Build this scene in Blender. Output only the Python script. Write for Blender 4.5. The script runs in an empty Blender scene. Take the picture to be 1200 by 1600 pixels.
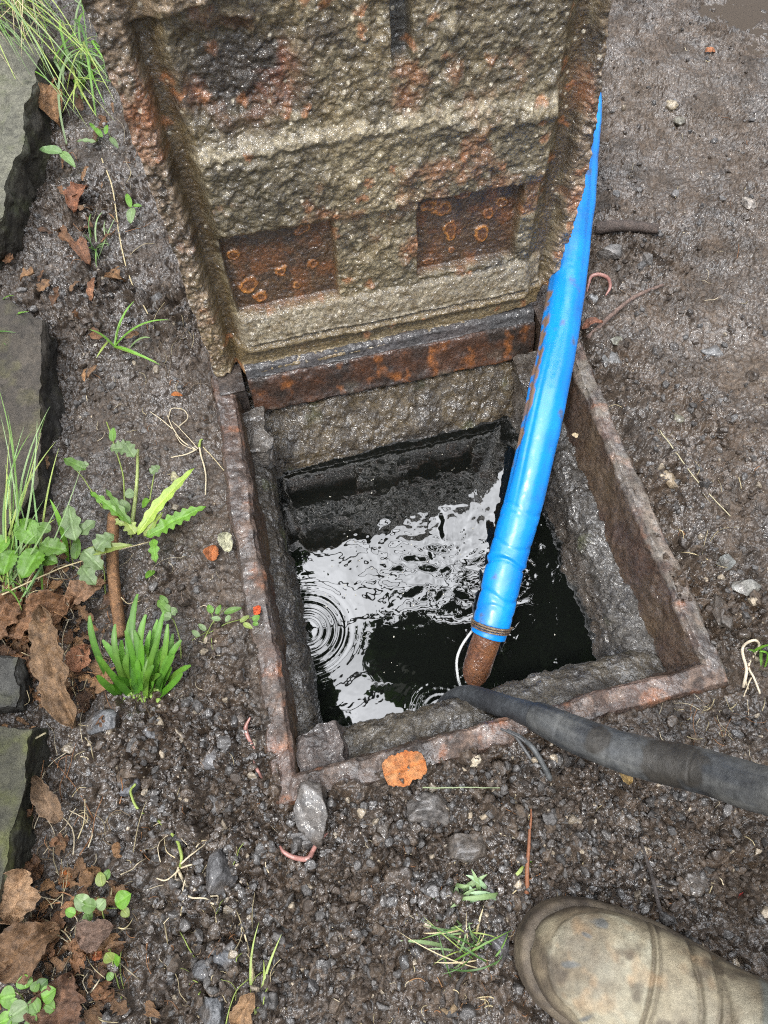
import bpy, math, random
import numpy as np
from mathutils import Matrix, Vector

rng = np.random.default_rng(7)
random.seed(7)
scn = bpy.context.scene
col = scn.collection

# ------------------------------------------------------------------ camera
CH = 0.75
PITCH, ROLL, FPX = math.radians(64.5), math.radians(-1.5), 1155.0
_f = np.array([0, math.cos(PITCH), -math.sin(PITCH)])
_r = np.array([1.0, 0, 0])
_u = np.cross(_r, _f)
CR = _r * math.cos(ROLL) + _u * math.sin(ROLL)
CU = -_r * math.sin(ROLL) + _u * math.cos(ROLL)
CO = np.array([0, 0, CH])
cam_d = bpy.data.cameras.new('camera')
cam = bpy.data.objects.new('camera', cam_d)
col.objects.link(cam)
M = Matrix.Identity(4)
for i in range(3):
    M[i][0] = CR[i]; M[i][1] = CU[i]; M[i][2] = -_f[i]; M[i][3] = CO[i]
cam.matrix_world = M
cam_d.sensor_fit = 'VERTICAL'
cam_d.sensor_height = 24.0
cam_d.lens = 24.0 * FPX / 1600.0
cam_d.clip_start = 0.02
cam_d.clip_end = 500
scn.camera = cam
scn.cycles.use_denoising = False
scn.cycles.filter_width = 1.1
scn.cycles.sample_clamp_indirect = 3.0
scn.cycles.max_bounces = 6

# ------------------------------------------------------------------ light
SUN_EL, SUN_AZ = math.radians(58), math.radians(215)     # azimuth clockwise from +y
w = bpy.data.worlds.new('World'); scn.world = w; w.use_nodes = True
nt = w.node_tree; N = nt.nodes; L = nt.links
for n in list(N): N.remove(n)
out = N.new('ShaderNodeOutputWorld'); bg = N.new('ShaderNodeBackground')
sky = N.new('ShaderNodeTexSky'); sky.sky_type = 'NISHITA'; sky.sun_disc = False
sky.sun_elevation = SUN_EL; sky.sun_rotation = SUN_AZ
hs = N.new('ShaderNodeHueSaturation'); hs.inputs['Saturation'].default_value = 0.45
tc = N.new('ShaderNodeTexCoord'); nz = N.new('ShaderNodeTexNoise')
nz.inputs['Scale'].default_value = 2.2; nz.inputs['Detail'].default_value = 6; nz.inputs['Roughness'].default_value = 0.55
sep = N.new('ShaderNodeSeparateXYZ')
mr = N.new('ShaderNodeMapRange'); mr.inputs['From Min'].default_value = 0.45; mr.inputs['From Max'].default_value = 0.93
mr.inputs['To Min'].default_value = -0.35; mr.inputs['To Max'].default_value = 0.36
ad = N.new('ShaderNodeMath'); ad.operation = 'ADD'
mr2 = N.new('ShaderNodeMapRange'); mr2.inputs['From Min'].default_value = 0.42; mr2.inputs['From Max'].default_value = 0.78
mx = N.new('ShaderNodeMix'); mx.data_type = 'RGBA'
CLOUD = 52.0
mx.inputs['B'].default_value = (CLOUD * 0.96, CLOUD * 0.98, CLOUD * 1.02, 1)
L.new(tc.outputs['Generated'], nz.inputs['Vector']); L.new(tc.outputs['Generated'], sep.inputs[0])
L.new(sep.outputs['Z'], mr.inputs['Value']); L.new(nz.outputs['Fac'], ad.inputs[0]); L.new(mr.outputs[0], ad.inputs[1])
L.new(ad.outputs[0], mr2.inputs['Value']); L.new(mr2.outputs[0], mx.inputs['Factor'])
nz2 = N.new('ShaderNodeTexNoise'); nz2.inputs['Scale'].default_value = 7.0; nz2.inputs['Detail'].default_value = 5
mr3 = N.new('ShaderNodeMapRange'); mr3.inputs['From Min'].default_value = 0.35; mr3.inputs['From Max'].default_value = 0.65; mr3.inputs['To Min'].default_value = 0.62; mr3.inputs['To Max'].default_value = 1.25
L.new(tc.outputs['Generated'], nz2.inputs['Vector']); L.new(nz2.outputs['Fac'], mr3.inputs['Value'])
sc3 = N.new('ShaderNodeVectorMath'); sc3.operation = 'SCALE'; sc3.inputs[0].default_value = (CLOUD * 0.96, CLOUD * 0.98, CLOUD * 1.02)
L.new(mr3.outputs[0], sc3.inputs['Scale']); L.new(sc3.outputs[0], mx.inputs['B'])
L.new(sky.outputs[0], hs.inputs['Color']); L.new(hs.outputs[0], mx.inputs['A'])
L.new(mx.outputs['Result'], bg.inputs['Color']); bg.inputs['Strength'].default_value = 0.10
L.new(bg.outputs[0], out.inputs['Surface'])
sd = bpy.data.lights.new('sun', 'SUN'); sd.energy = 1.5; sd.angle = math.radians(10); sd.color = (1, 0.94, 0.85)
sun = bpy.data.objects.new('sun', sd); col.objects.link(sun)
sdir = Vector((math.sin(SUN_AZ) * math.cos(SUN_EL), math.cos(SUN_AZ) * math.cos(SUN_EL), math.sin(SUN_EL)))
sun.rotation_euler = sdir.to_track_quat('Z', 'Y').to_euler()
scn.view_settings.view_transform = 'Standard'; scn.view_settings.look = 'None'
scn.view_settings.exposure = 0.55; scn.view_settings.gamma = 1.0; scn.view_settings.use_curve_mapping = False

# ------------------------------------------------------------------ layout helpers
def at(px, py, z=0.0):
    """point of the plane at height z that the photograph shows at a pixel (1200x1600)"""
    d = (px - 600) / FPX * CR - (py - 800) / FPX * CU + _f
    return CO + d * ((z - CH) / d[2])
QA, QB, QC, QD = at(430, 1268), at(1146, 1070), at(874, 455), at(322, 560)
e_ = (QB - QA) + (QC - QD); FU = e_ / np.linalg.norm(e_); FV = np.array([-FU[1], FU[0], 0.0]); ZV = np.array([0, 0, 1.0])
def FW(u, v, z=0.0):
    u = np.asarray(u, float); v = np.asarray(v, float); z = np.asarray(z, float)
    u, v, z = np.broadcast_arrays(u, v, z)
    return QA + u[..., None] * FU + v[..., None] * FV + z[..., None] * ZV

# ------------------------------------------------------------------ noise
def _h(ix, iy, iz, s):
    n = (ix.astype(np.int64) * 374761393 + iy.astype(np.int64) * 668265263 + iz.astype(np.int64) * 2147483647 + s * 1274126177) & 0xffffffff
    n = ((n ^ (n >> 13)) * 1274126177) & 0xffffffff
    n = ((n ^ (n >> 16)) * 2246822519) & 0xffffffff
    return ((n ^ (n >> 15)) & 0xffffff) / float(0xffffff)
def vn(P, s=0):
    """value noise, -1..1, P (...,3)"""
    f = np.floor(P); t = P - f; i = f.astype(np.int64); t = t * t * t * (t * (t * 6 - 15) + 10)
    x, y, z = i[..., 0], i[..., 1], i[..., 2]; r = 0
    for dx in (0, 1):
        wx = t[..., 0] if dx else 1 - t[..., 0]
        for dy in (0, 1):
            wy = t[..., 1] if dy else 1 - t[..., 1]
            for dz in (0, 1):
                wz = t[..., 2] if dz else 1 - t[..., 2]
                r = r + wx * wy * wz * _h(x + dx, y + dy, z + dz, s)
    return r * 2 - 1
def fbm(P, sc, octv=4, s=0, gain=0.5):
    P = np.asarray(P, float) * sc; a = 1.0; r = 0; tot = 0
    for k in range(octv):
        r = r + a * vn(P + 17.3 * k, s + k); tot += a; a *= gain; P = P * 2.03
    return r / tot
def p3(XY):
    return np.concatenate([XY, np.zeros(XY.shape[:-1] + (1,))], -1)
def worley(XY, sc, s=0, off=False):
    """F1 distance, F2 distance and a random value of the nearest cell"""
    P = XY * sc; f = np.floor(P).astype(np.int64); F1 = np.full(P.shape[:-1], 9.0); F2 = F1.copy(); R = np.zeros_like(F1); OX = R.copy(); OY = R.copy()
    z0 = np.zeros_like(f[..., 0])
    for dx in (-1, 0, 1):
        for dy in (-1, 0, 1):
            cx = f[..., 0] + dx; cy = f[..., 1] + dy
            ax = cx + _h(cx, cy, z0, s); ay = cy + _h(cx, cy, z0 + 1, s); rr = _h(cx, cy, z0 + 2, s)
            d = np.hypot(P[..., 0] - ax, P[..., 1] - ay)
            m = d < F1; F2 = np.where(m, F1, np.minimum(F2, d)); R = np.where(m, rr, R); OX = np.where(m, P[..., 0] - ax, OX); OY = np.where(m, P[..., 1] - ay, OY); F1 = np.where(m, d, F1)
    return (F1, F2, R, OX, OY) if off else (F1, F2, R)
def sst(a, b, x):
    t = np.clip((x - a) / (b - a), 0, 1); return t * t * (3 - 2 * t)
def box(x, a, b, e):
    return sst(a - e, a + e, x) * (1 - sst(b - e, b + e, x))
def mixc(a, b, t):
    a = np.asarray(a, float); b = np.asarray(b, float); t = np.asarray(t)[..., None]
    return a * (1 - t) + b * t

# ------------------------------------------------------------------ meshes
def link(o, parent=None):
    col.objects.link(o)
    if parent is not None: o.parent = parent
    return o
def raw_mesh(name, V, F, mat, parent=None, C=None, smooth=True):
    V = np.asarray(V, np.float32).reshape(-1, 3); F = np.asarray(F, np.int32); k = F.shape[1]
    me = bpy.data.meshes.new(name); me.vertices.add(len(V)); me.vertices.foreach_set('co', V.ravel())
    me.loops.add(F.size); me.loops.foreach_set('vertex_index', F.ravel())
    me.polygons.add(len(F)); me.polygons.foreach_set('loop_start', np.arange(0, F.size, k, dtype=np.int32))
    me.polygons.foreach_set('loop_total', np.full(len(F), k, np.int32))
    if smooth: me.polygons.foreach_set('use_smooth', np.ones(len(F), bool))
    if C is not None:
        C = np.asarray(C, np.float32).reshape(-1, C.shape[-1])
        if C.shape[1] == 3: C = np.concatenate([C, np.ones((len(C), 1), np.float32)], 1)
        a = me.color_attributes.new('col', 'FLOAT_COLOR', 'POINT'); a.data.foreach_set('color', C.ravel())
    me.update(calc_edges=True); me.validate()
    o = bpy.data.objects.new(name, me); me.materials.append(mat)
    return link(o, parent)
def gridF(nr, nc, cr=False, cc=False):
    r = np.arange(nr if cr else nr - 1); c = np.arange(nc if cc else nc - 1)
    R, Cc = np.meshgrid(r, c, indexing='ij'); R1 = (R + 1) % nr; C1 = (Cc + 1) % nc
    return np.stack([R * nc + Cc, R * nc + C1, R1 * nc + C1, R1 * nc + Cc], -1).reshape(-1, 4)
def compact(V, F, C):
    used, inv = np.unique(F, return_inverse=True)
    return V.reshape(-1, 3)[used], inv.reshape(F.shape), C.reshape(-1, C.shape[-1])[used]
def normals_grid(V):
    a = np.gradient(V, axis=0); b = np.gradient(V, axis=1); n = np.cross(b, a)
    return n / (np.linalg.norm(n, axis=-1, keepdims=True) + 1e-12)

class MB:
    """collects triangles/quads with colours, builds one mesh"""
    def __init__(s): s.V = []; s.F = []; s.C = []; s.n = 0
    def add(s, V, F, c):
        V = np.asarray(V, float).reshape(-1, 3); F = np.asarray(F, np.int64)
        if F.shape[1] == 3: F = np.concatenate([F, F[:, 2:3]], 1)
        c = np.asarray(c, float)
        if c.ndim == 1: c = np.tile(c[:3], (len(V), 1))
        s.V.append(V); s.F.append(F + s.n); s.C.append(c.reshape(-1, 3)); s.n += len(V)
    def build(s, name, mat, parent=None, smooth=True):
        V = np.concatenate(s.V); F = np.concatenate(s.F); C = np.concatenate(s.C)
        tri = F[:, 2] == F[:, 3]
        me = bpy.data.meshes.new(name)
        tot = np.where(tri, 3, 4).astype(np.int32); st = np.concatenate([[0], np.cumsum(tot)[:-1]]).astype(np.int32)
        keep = np.ones(F.shape, bool); keep[tri, 3] = False
        me.vertices.add(len(V)); me.vertices.foreach_set('co', V.astype(np.float32).ravel())
        idx = F[keep].astype(np.int32); me.loops.add(len(idx)); me.loops.foreach_set('vertex_index', idx)
        me.polygons.add(len(F)); me.polygons.foreach_set('loop_start', st); me.polygons.foreach_set('loop_total', tot)
        if smooth: me.polygons.foreach_set('use_smooth', np.ones(len(F), bool))
        a = me.color_attributes.new('col', 'FLOAT_COLOR', 'POINT')
        a.data.foreach_set('color', np.concatenate([C, np.ones((len(C), 1))], 1).astype(np.float32).ravel())
        me.update(calc_edges=True); me.validate()
        me.materials.append(mat)
        return link(bpy.data.objects.new(name, me), parent)

def tag(o, label, cat, group=None, kind=None):
    if label: o['label'] = label
    if cat: o['category'] = cat
    if group: o['group'] = group
    if kind: o['kind'] = kind
    return o
def thing(name, label, cat, loc, group=None):
    o = bpy.data.objects.new(name, None); o.empty_display_size = 0.03
    col.objects.link(o); o.location = Vector([float(c) for c in loc]); tag(o, label, cat, group); return o
def under(o, root):
    """mesh in world coordinates becomes a part of root (whose only transform is its location)"""
    o.parent = root; o.matrix_parent_inverse = Matrix.Translation(-root.location); return o

def child(o, part):
    o.parent = part; o.matrix_parent_inverse = Matrix.Identity(4); return o
def catmull(P, n):
    P = np.asarray(P, float); k = len(P); Q = np.vstack([2 * P[0] - P[1], P, 2 * P[-1] - P[-2]])
    t = np.linspace(0, k - 1 - 1e-9, n); i = t.astype(int); f = (t - i)[:, None]
    p0, p1, p2, p3_ = Q[i], Q[i + 1], Q[i + 2], Q[i + 3]
    return 0.5 * ((2 * p1) + (-p0 + p2) * f + (2 * p0 - 5 * p1 + 4 * p2 - p3_) * f ** 2 + (-p0 + 3 * p1 - 3 * p2 + p3_) * f ** 3)
def frames(path):
    T = np.gradient(path, axis=0); T /= np.linalg.norm(T, axis=1, keepdims=True) + 1e-12
    n = np.cross(T[0], [0.13, 0.2, 1.0]); n /= np.linalg.norm(n); Ns = [n]
    for i in range(1, len(path)):
        n = Ns[-1] - T[i] * (Ns[-1] @ T[i]); n /= np.linalg.norm(n) + 1e-12; Ns.append(n)
    Ns = np.array(Ns); return T, Ns, np.cross(T, Ns)
def tube(path, rad, seg=8, flat=1.0, disp=None, caps=True):
    """returns V, F, (ring index, angle)"""
    path = np.asarray(path, float); n = len(path); rad = np.broadcast_to(np.asarray(rad, float), (n,))
    T, A1, B1 = frames(path); a = np.linspace(0, 2 * math.pi, seg, endpoint=False)
    ca, sa = np.cos(a), np.sin(a)
    R = rad[:, None] * np.ones(seg)
    if disp is not None: R = R + disp
    V = path[:, None] + A1[:, None] * (ca * R)[..., None] + B1[:, None] * (sa * R * flat)[..., None]
    F = gridF(n, seg, cc=True); V = V.reshape(-1, 3)
    if caps:
        k = len(V); V = np.vstack([V, path[0], path[-1]])
        j = np.arange(seg); j1 = (j + 1) % seg
        F = np.vstack([F, np.stack([j1, j, np.full(seg, k), np.full(seg, k)], 1),
                       np.stack([(n - 1) * seg + j, (n - 1) * seg + j1, np.full(seg, k + 1), np.full(seg, k + 1)], 1)])
    return V, F

_ico = {}
def ico(sub):
    if sub not in _ico:
        t = (1 + 5 ** .5) / 2
        V = [(-1, t, 0), (1, t, 0), (-1, -t, 0), (1, -t, 0), (0, -1, t), (0, 1, t), (0, -1, -t), (0, 1, -t), (t, 0, -1), (t, 0, 1), (-t, 0, -1), (-t, 0, 1)]
        V = [np.array(v) / np.linalg.norm(v) for v in V]
        F = [(0, 11, 5), (0, 5, 1), (0, 1, 7), (0, 7, 10), (0, 10, 11), (1, 5, 9), (5, 11, 4), (11, 10, 2), (10, 7, 6), (7, 1, 8), (3, 9, 4), (3, 4, 2), (3, 2, 6), (3, 6, 8), (3, 8, 9), (4, 9, 5), (2, 4, 11), (6, 2, 10), (8, 6, 7), (9, 8, 1)]
        for _ in range(sub):
            mid = {}; F2 = []
            def m(a, b):
                k = (min(a, b), max(a, b))
                if k not in mid:
                    v = V[a] + V[b]; V.append(v / np.linalg.norm(v)); mid[k] = len(V) - 1
                return mid[k]
            for a, b, c in F:
                ab, bc, ca = m(a, b), m(b, c), m(c, a); F2 += [(a, ab, ca), (b, bc, ab), (c, ca, bc), (ab, bc, ca)]
            F = F2
        _ico[sub] = (np.array(V), np.array(F))
    return _ico[sub]
def rock(center, size, seed, sub=3, rough=0.25, ang=0.0, facet=0.5):
    V, F = ico(sub); r0 = np.random.default_rng(seed); V = V.copy()
    # clip by a few planes: broken faces
    for _ in range(int(16 * facet) + 3):
        n = r0.normal(size=3); n /= np.linalg.norm(n); d = r0.uniform(0.48, 0.85); k = V @ n
        V = V - np.clip(k - d, 0, None)[:, None] * n * 0.98
    V = V * (1 + rough * fbm(V + seed * 3.7, 1.3, 4, seed)[:, None] + 0.10 * rough * fbm(V, 9, 2, seed + 5)[:, None])
    V = V * np.asarray(size)
    c, s = math.cos(ang), math.sin(ang); V = np.stack([V[:, 0] * c - V[:, 1] * s, V[:, 0] * s + V[:, 1] * c, V[:, 2]], 1)
    return V + np.asarray(center), F
def hexa(top, bot, n=26, rnd=0.004, amp=0.003, sc=60, seed=0, post=None):
    """rough block between a top quad and a bottom quad (four corners each, same order)"""
    top = np.asarray(top, float); bot = np.asarray(bot, float)
    g = np.linspace(0, 1, n); Vs = []; Fs = []; k = 0
    def tri(a, b, c):
        lo = bot[0] * ((1 - a) * (1 - b))[..., None] + bot[1] * (a * (1 - b))[..., None] + bot[2] * (a * b)[..., None] + bot[3] * ((1 - a) * b)[..., None]
        hi = top[0] * ((1 - a) * (1 - b))[..., None] + top[1] * (a * (1 - b))[..., None] + top[2] * (a * b)[..., None] + top[3] * ((1 - a) * b)[..., None]
        return lo * (1 - c)[..., None] + hi * c[..., None]
    X, Y = np.meshgrid(g, g, indexing='ij'); O = np.zeros_like(X); I = np.ones_like(X)
    for a, b, c in ((X, Y, I), (Y, X, O), (O, X, Y), (I, Y, X), (Y, O, X), (X, I, Y)):
        p = tri(a, b, c); Vs.append(p.reshape(-1, 3)); Fs.append(gridF(n, n) + k); k += n * n
    V = np.vstack(Vs); F = np.vstack(Fs)
    cen = V.mean(0); ext = (V.max(0) - V.min(0)) / 2
    q = (V - cen) / ext; m = np.linalg.norm(np.abs(q) ** 8, axis=1) ** 0.0
    l8 = (np.abs(q) ** 7).sum(1) ** (1 / 7.); li = np.abs(q).max(1)
    V = cen + (V - cen) * (1 - (l8 / li - 1) * rnd * 60)[:, None]
    D = np.stack([fbm(V, sc, 5, seed + s_) for s_ in (1, 11, 21)], 1)
    V = V + D * amp
    # weld
    key = np.round(V / 1e-6).astype(np.int64); _, ui, inv = np.unique(key, axis=0, return_index=True, return_inverse=True)
    return V[ui], inv.reshape(-1)[F]

# ------------------------------------------------------------------ materials
def surf(name, base=None, rough=(0.35, 0.7), rscale=40, bump=((350, 0.35, 0.001),), var=0.35, vscale=220, spec=0.5, ior=1.5, sss=0, trans=0, coat=0, tint=None, sheen=0):
    m = bpy.data.materials.new(name); m.use_nodes = True; nt = m.node_tree; N = nt.nodes; L = nt.links
    b = N['Principled BSDF']; tc = N.new('ShaderNodeTexCoord'); geo = N.new('ShaderNodeNewGeometry')
    pos = geo.outputs['Position']
    def noise(sc, det=3, ro=0.6):
        n = N.new('ShaderNodeTexNoise'); n.inputs['Scale'].default_value = sc; n.inputs['Detail'].default_value = det
        n.inputs['Roughness'].default_value = ro; L.new(pos, n.inputs['Vector']); return n.outputs['Fac']
    if base is None:
        at_ = N.new('ShaderNodeAttribute'); at_.attribute_name = 'col'; bc = at_.outputs['Color']
    else:
        c = N.new('ShaderNodeRGB'); c.outputs[0].default_value = (*base, 1); bc = c.outputs[0]
    r = N.new('ShaderNodeMapRange'); r.inputs['From Min'].default_value = 0.3; r.inputs['From Max'].default_value = 0.7
    r.inputs['To Min'].default_value = 1 - var; r.inputs['To Max'].default_value = 1 + var
    L.new(noise(vscale, 8, 0.75), r.inputs['Value'])
    mm = N.new('ShaderNodeVectorMath'); mm.operation = 'SCALE'; L.new(bc, mm.inputs[0]); L.new(r.outputs[0], mm.inputs['Scale'])
    L.new(mm.outputs[0], b.inputs['Base Color'])
    rr = N.new('ShaderNodeMapRange'); rr.inputs['From Min'].default_value = 0.35; rr.inputs['From Max'].default_value = 0.65
    rr.inputs['To Min'].default_value = rough[0]; rr.inputs['To Max'].default_value = rough[1]
    L.new(noise(rscale, 4), rr.inputs['Value']); L.new(rr.outputs[0], b.inputs['Roughness'])
    prev = None
    for sc, st, dist in bump:
        bn = N.new('ShaderNodeBump'); bn.inputs['Strength'].default_value = st; bn.inputs['Distance'].default_value = dist
        L.new(noise(sc, 7, 0.72), bn.inputs['Height'])
        if prev is not None: L.new(prev, bn.inputs['Normal'])
        prev = bn.outputs[0]
    if prev is not None: L.new(prev, b.inputs['Normal'])
    b.inputs['Specular IOR Level'].default_value = spec; b.inputs['IOR'].default_value = ior
    if coat:                        # thin film of water over the surface, wetter in some patches
        lo, hi, csc, cb = coat; cb = cb * 1.9
        cw = N.new('ShaderNodeMapRange'); cw.inputs['From Min'].default_value = 0.4; cw.inputs['From Max'].default_value = 0.6
        cw.inputs['To Min'].default_value = lo; cw.inputs['To Max'].default_value = hi
        L.new(noise(csc, 5, 0.65), cw.inputs['Value']); L.new(cw.outputs[0], b.inputs['Coat Weight'])
        b.inputs['Coat Roughness'].default_value = 0.05; b.inputs['Coat IOR'].default_value = 1.6
        cbn = N.new('ShaderNodeBump'); cbn.inputs['Strength'].default_value = 0.8; cbn.inputs['Distance'].default_value = cb
        L.new(noise(135, 3, 0.5), cbn.inputs['Height']); L.new(cbn.outputs[0], b.inputs['Coat Normal'])
    if trans:                       # thin leaf: let light through
        tr = N.new('ShaderNodeBsdfTranslucent'); L.new(mm.outputs[0], tr.inputs['Color'])
        ms = N.new('ShaderNodeMixShader'); ms.inputs[0].default_value = trans
        L.new(b.outputs[0], ms.inputs[1]); L.new(tr.outputs[0], ms.inputs[2]); L.new(ms.outputs[0], N['Material Output'].inputs['Surface'])
    return m
M_mud = surf('wet_mud', rough=(0.3, 0.7), rscale=60, bump=((700, 0.6, 0.0012), (230, 0.6, 0.003)), var=0.75, vscale=170, spec=0.4, coat=(0.1, 1.0, 16, 0.0040))
M_stone = surf('wet_stone', rough=(0.22, 0.55), rscale=60, bump=((700, 0.6, 0.0012), (200, 0.6, 0.003)), var=0.6, vscale=200, coat=(0, .8, 60, .0015))
M_slab = surf('slab_stone', rough=(0.5, 0.8), rscale=60, bump=((700, 0.8, 0.0015), (160, 0.8, 0.005)), var=0.6, vscale=110)
M_crust = surf('rust_crust', rough=(0.08, 0.42), rscale=160, bump=((900, 0.7, 0.0012), (330, 0.7, 0.003)), var=0.8, vscale=260, spec=0.7, coat=(0.5, 1.0, 40, 0.0042))
M_iron = surf('rusty_iron', rough=(0.28, 0.6), rscale=70, bump=((900, 0.8, 0.0012), (260, 0.8, 0.003)), var=0.7, vscale=220, spec=0.5, coat=(0.0, .8, 35, 0.0022))
M_mortar = surf('wet_mortar', rough=(0.10, 0.45), rscale=90, bump=((900, 0.7, 0.0012), (300, 0.8, 0.0035)), var=0.8, vscale=240, spec=0.6, coat=(.1, 1.0, 40, 0.0032))
M_leaf = surf('green_leaf', rough=(0.35, 0.55), rscale=50, bump=((700, 0.2, 0.0003),), var=0.22, vscale=150, trans=0.35)
M_dead = surf('dead_leaf', rough=(0.35, 0.65), rscale=60, bump=((500, 0.7, 0.002), (130, 0.7, 0.005)), var=0.7, vscale=130, trans=0.12)
M_straw = surf('straw', rough=(0.5, 0.7), bump=((900, 0.2, 0.0002),), var=0.25, vscale=150, trans=0.15)
M_bark = surf('bark', rough=(0.5, 0.8), bump=((600, 0.8, 0.002), (180, 0.8, 0.005)), var=0.7, vscale=160)
M_worm = surf('worm_skin', rough=(0.25, 0.4), bump=((900, 0.2, 0.0003),), var=0.15, vscale=200, spec=0.6)
M_hose = surf('blue_plastic', rough=(0.22, 0.36), rscale=30, bump=((1500, 0.10, 0.0002), (90, 0.2, 0.0012)), var=0.06, vscale=60, spec=0.55)
M_rubber = surf('black_rubber', rough=(0.35, 0.6), rscale=30, bump=((1000, 0.5, 0.0008), (160, 0.4, 0.002)), var=0.45, vscale=150)
M_boot = surf('dirty_rubber', rough=(0.45, 0.7), rscale=40, bump=((900, 0.5, 0.0009), (200, 0.5, 0.0022)), var=0.38, vscale=130, spec=0.4)
def water_mat(name, deep, ior, rough=0.015):
    m = bpy.data.materials.new(name); m.use_nodes = True; b = m.node_tree.nodes['Principled BSDF']
    b.inputs['Base Color'].default_value = (*deep, 1); b.inputs['Roughness'].default_value = rough; b.inputs['IOR'].default_value = ior
    return m
M_water = water_mat('dark_drain_water', (0.003, 0.0035, 0.003), 1.80)
M_puddle = water_mat('muddy_water', (0.055, 0.042, 0.030), 1.5, 0.05)

# ------------------------------------------------------------------ ground
def blobs(XY, lst, k=0.0008):
    r = np.zeros(XY.shape[:-1])
    for px, py, rp, a in lst:
        c = at(px, py)[:2]; r = r + a * np.exp(-((XY - c) ** 2).sum(-1) / (rp * k) ** 2)
    return r
def uv_of(XY):
    d = XY - QA[:2]; return d @ FU[:2], d @ FV[:2]
CLODDY = [(1000, 400, 90, .9), (960, 600, 60, .9), (1030, 750, 60, .9), (1090, 900, 60, .9), (600, 1330, 130, 1), (760, 1230, 90, 1), (900, 1300, 130, .9),
          (350, 1200, 110, .9), (480, 1450, 90, .6), (1150, 960, 60, .8), (160, 470, 90, .9), (240, 1180, 80, .8), (330, 1490, 80, .8), (1080, 1330, 100, .6), (300, 500, 60, .7), (1150, 740, 70, .6), (1100, 620, 60, .5), (130, 330, 80, .7), (140, 600, 60, .4), (260, 900, 60, .5), (1180, 1180, 60, .5)]
SLICK = [(1080, 180, 170, 1), (1180, 400, 150, .9), (1130, 560, 120, .8), (200, 640, 110, 1), (1000, 130, 90, .6), (560, 1560, 110, .6), (1100, 1360, 130, .3)]
def ground(XY, fine=True):
    P = p3(XY); u, v = uv_of(XY)
    h = 0.010 * fbm(P, 5, 3, 3) + 0.006 * fbm(P, 18, 3, 5)
    h = h + blobs(XY, [(40, 250, 90, -.03), (40, 600, 110, -.03), (90, 1250, 110, -.018), (60, 1000, 100, -.02), (200, 760, 80, -.004),
                       (1200, 0, 150, -.016), (1180, 420, 200, .012), (1100, 1350, 200, .010), (560, 1500, 200, .006), (900, 430, 50, -.015)])
    far = np.exp(-(np.hypot(XY[..., 0], XY[..., 1] - 0.6) / 1.6) ** 4)
    # level next to the frame: just under the rim, with a narrow trench on the right
    du = np.maximum(np.maximum(-u, u - 0.464), np.maximum(-v, v - 0.523)); near = np.exp(-(np.maximum(du, 0) / 0.035) ** 2)
    h = h * (1 - 0.6 * near) - 0.010 * (1 - near) - 0.0110 * near - 0.014 * np.exp(-((u - 0.475) / 0.012) ** 2) * (v > 0) * (v < 0.5)
    cm = np.clip(blobs(XY, CLODDY) + 0.35 + 0.5 * fbm(P, 9, 3, 77), 0, 1.2); sm = np.clip(blobs(XY, SLICK), 0, 1)
    cm = cm * (1 - 0.85 * sm)
    W = XY + 0.008 * np.stack([fbm(P, 70, 3, 31), fbm(P, 70, 3, 41)], -1)
    cl = 0
    for sc, amp, s in ((34, 0.0100, 1), (72, 0.0062, 2), (150, 0.0036, 3), (300, 0.0019, 4)):
        F1, F2, R, OX, OY = worley(W, sc, s, True); th = R * 37.0
        body = sst(0.0, 0.20 + 0.25 * R, F2 - F1)
        dome = body * (0.25 + 0.75 * ((R * 7.3) % 1.0)) * (1 - 0.55 * F1 ** 2) + body * 0.75 * (np.cos(th) * OX + np.sin(th) * OY)
        cl = cl + 1.5 * amp * dome * (((R * 13.7) % 1.0) > 0.22)
    Fs, Fs2, Rs, OXs, OYs = worley(W + .004 * np.stack([fbm(P, 150, 2, 35), fbm(P, 150, 2, 45)], -1), 120, 8, True)
    flake = sst(0.0, .35, Fs2 - Fs) * (.3 + .7 * Rs) + .8 * sst(0, .3, Fs2 - Fs) * (np.cos(Rs * 40) * OXs + np.sin(Rs * 40) * OYs)
    h = h + (0.25 + sm) * 0.0042 * flake * np.clip(.7 + 1.2 * fbm(P, 12, 2, 37), 0.15, 1.3)
    ridg = 1 - np.abs(fbm(P + 5, 26, 4, 51)); ridg2 = 1 - np.abs(fbm(P + 9, 75, 3, 61))
    h = h + cm * cl + (0.35 + 1.3 * sm) * 0.0060 * (ridg - 0.7) + (0.5 + sm) * 0.0030 * (ridg2 - 0.7) + 0.0030 * fbm(P, 150, 3, 71) + 0.0022 * (0.7 - np.abs(fbm(P, 330, 2, 73)))
    return h * (0.25 + 0.75 * far) - 0.0 * far, cm, sm, cl
def gz(px, py):
    """where the ground is under a pixel: x, y, z"""
    z = 0.0
    for _ in range(4):
        p = at(px, py, z); z = float(ground(p[None, :2])[0][0])
    p = at(px, py, z); return p
def axis(a, b, st, lim):
    core = np.arange(a, b + st, st); g = [st * 1.5]
    while sum(g) < lim: g.append(g[-1] * 1.28)
    g = np.cumsum(g); return np.concatenate([(core[0] - g)[::-1], core, core[-1] + g])
xs = axis(-0.62, 0.68, 0.00135, 80); ys = axis(-0.17, 1.36, 0.00145, 80)
X, Y = np.meshgrid(xs, ys, indexing='xy'); XY = np.stack([X, Y], -1)
H, cm, sm, cl = ground(XY)
P = p3(XY)
n1 = fbm(P, 7, 4, 101); n2 = fbm(P, 40, 4, 111); n3 = fbm(P, 260, 2, 121); n4 = fbm(P, 16, 3, 131)
leftm = sst(-0.10, -0.34, XY[..., 0] + 0.12 * n1)
c = mixc((0.056, 0.037, 0.023), (0.014, 0.009, 0.005), np.clip(0.5 + 0.9 * n2 - 0.3 * cm, 0, 1))
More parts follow.
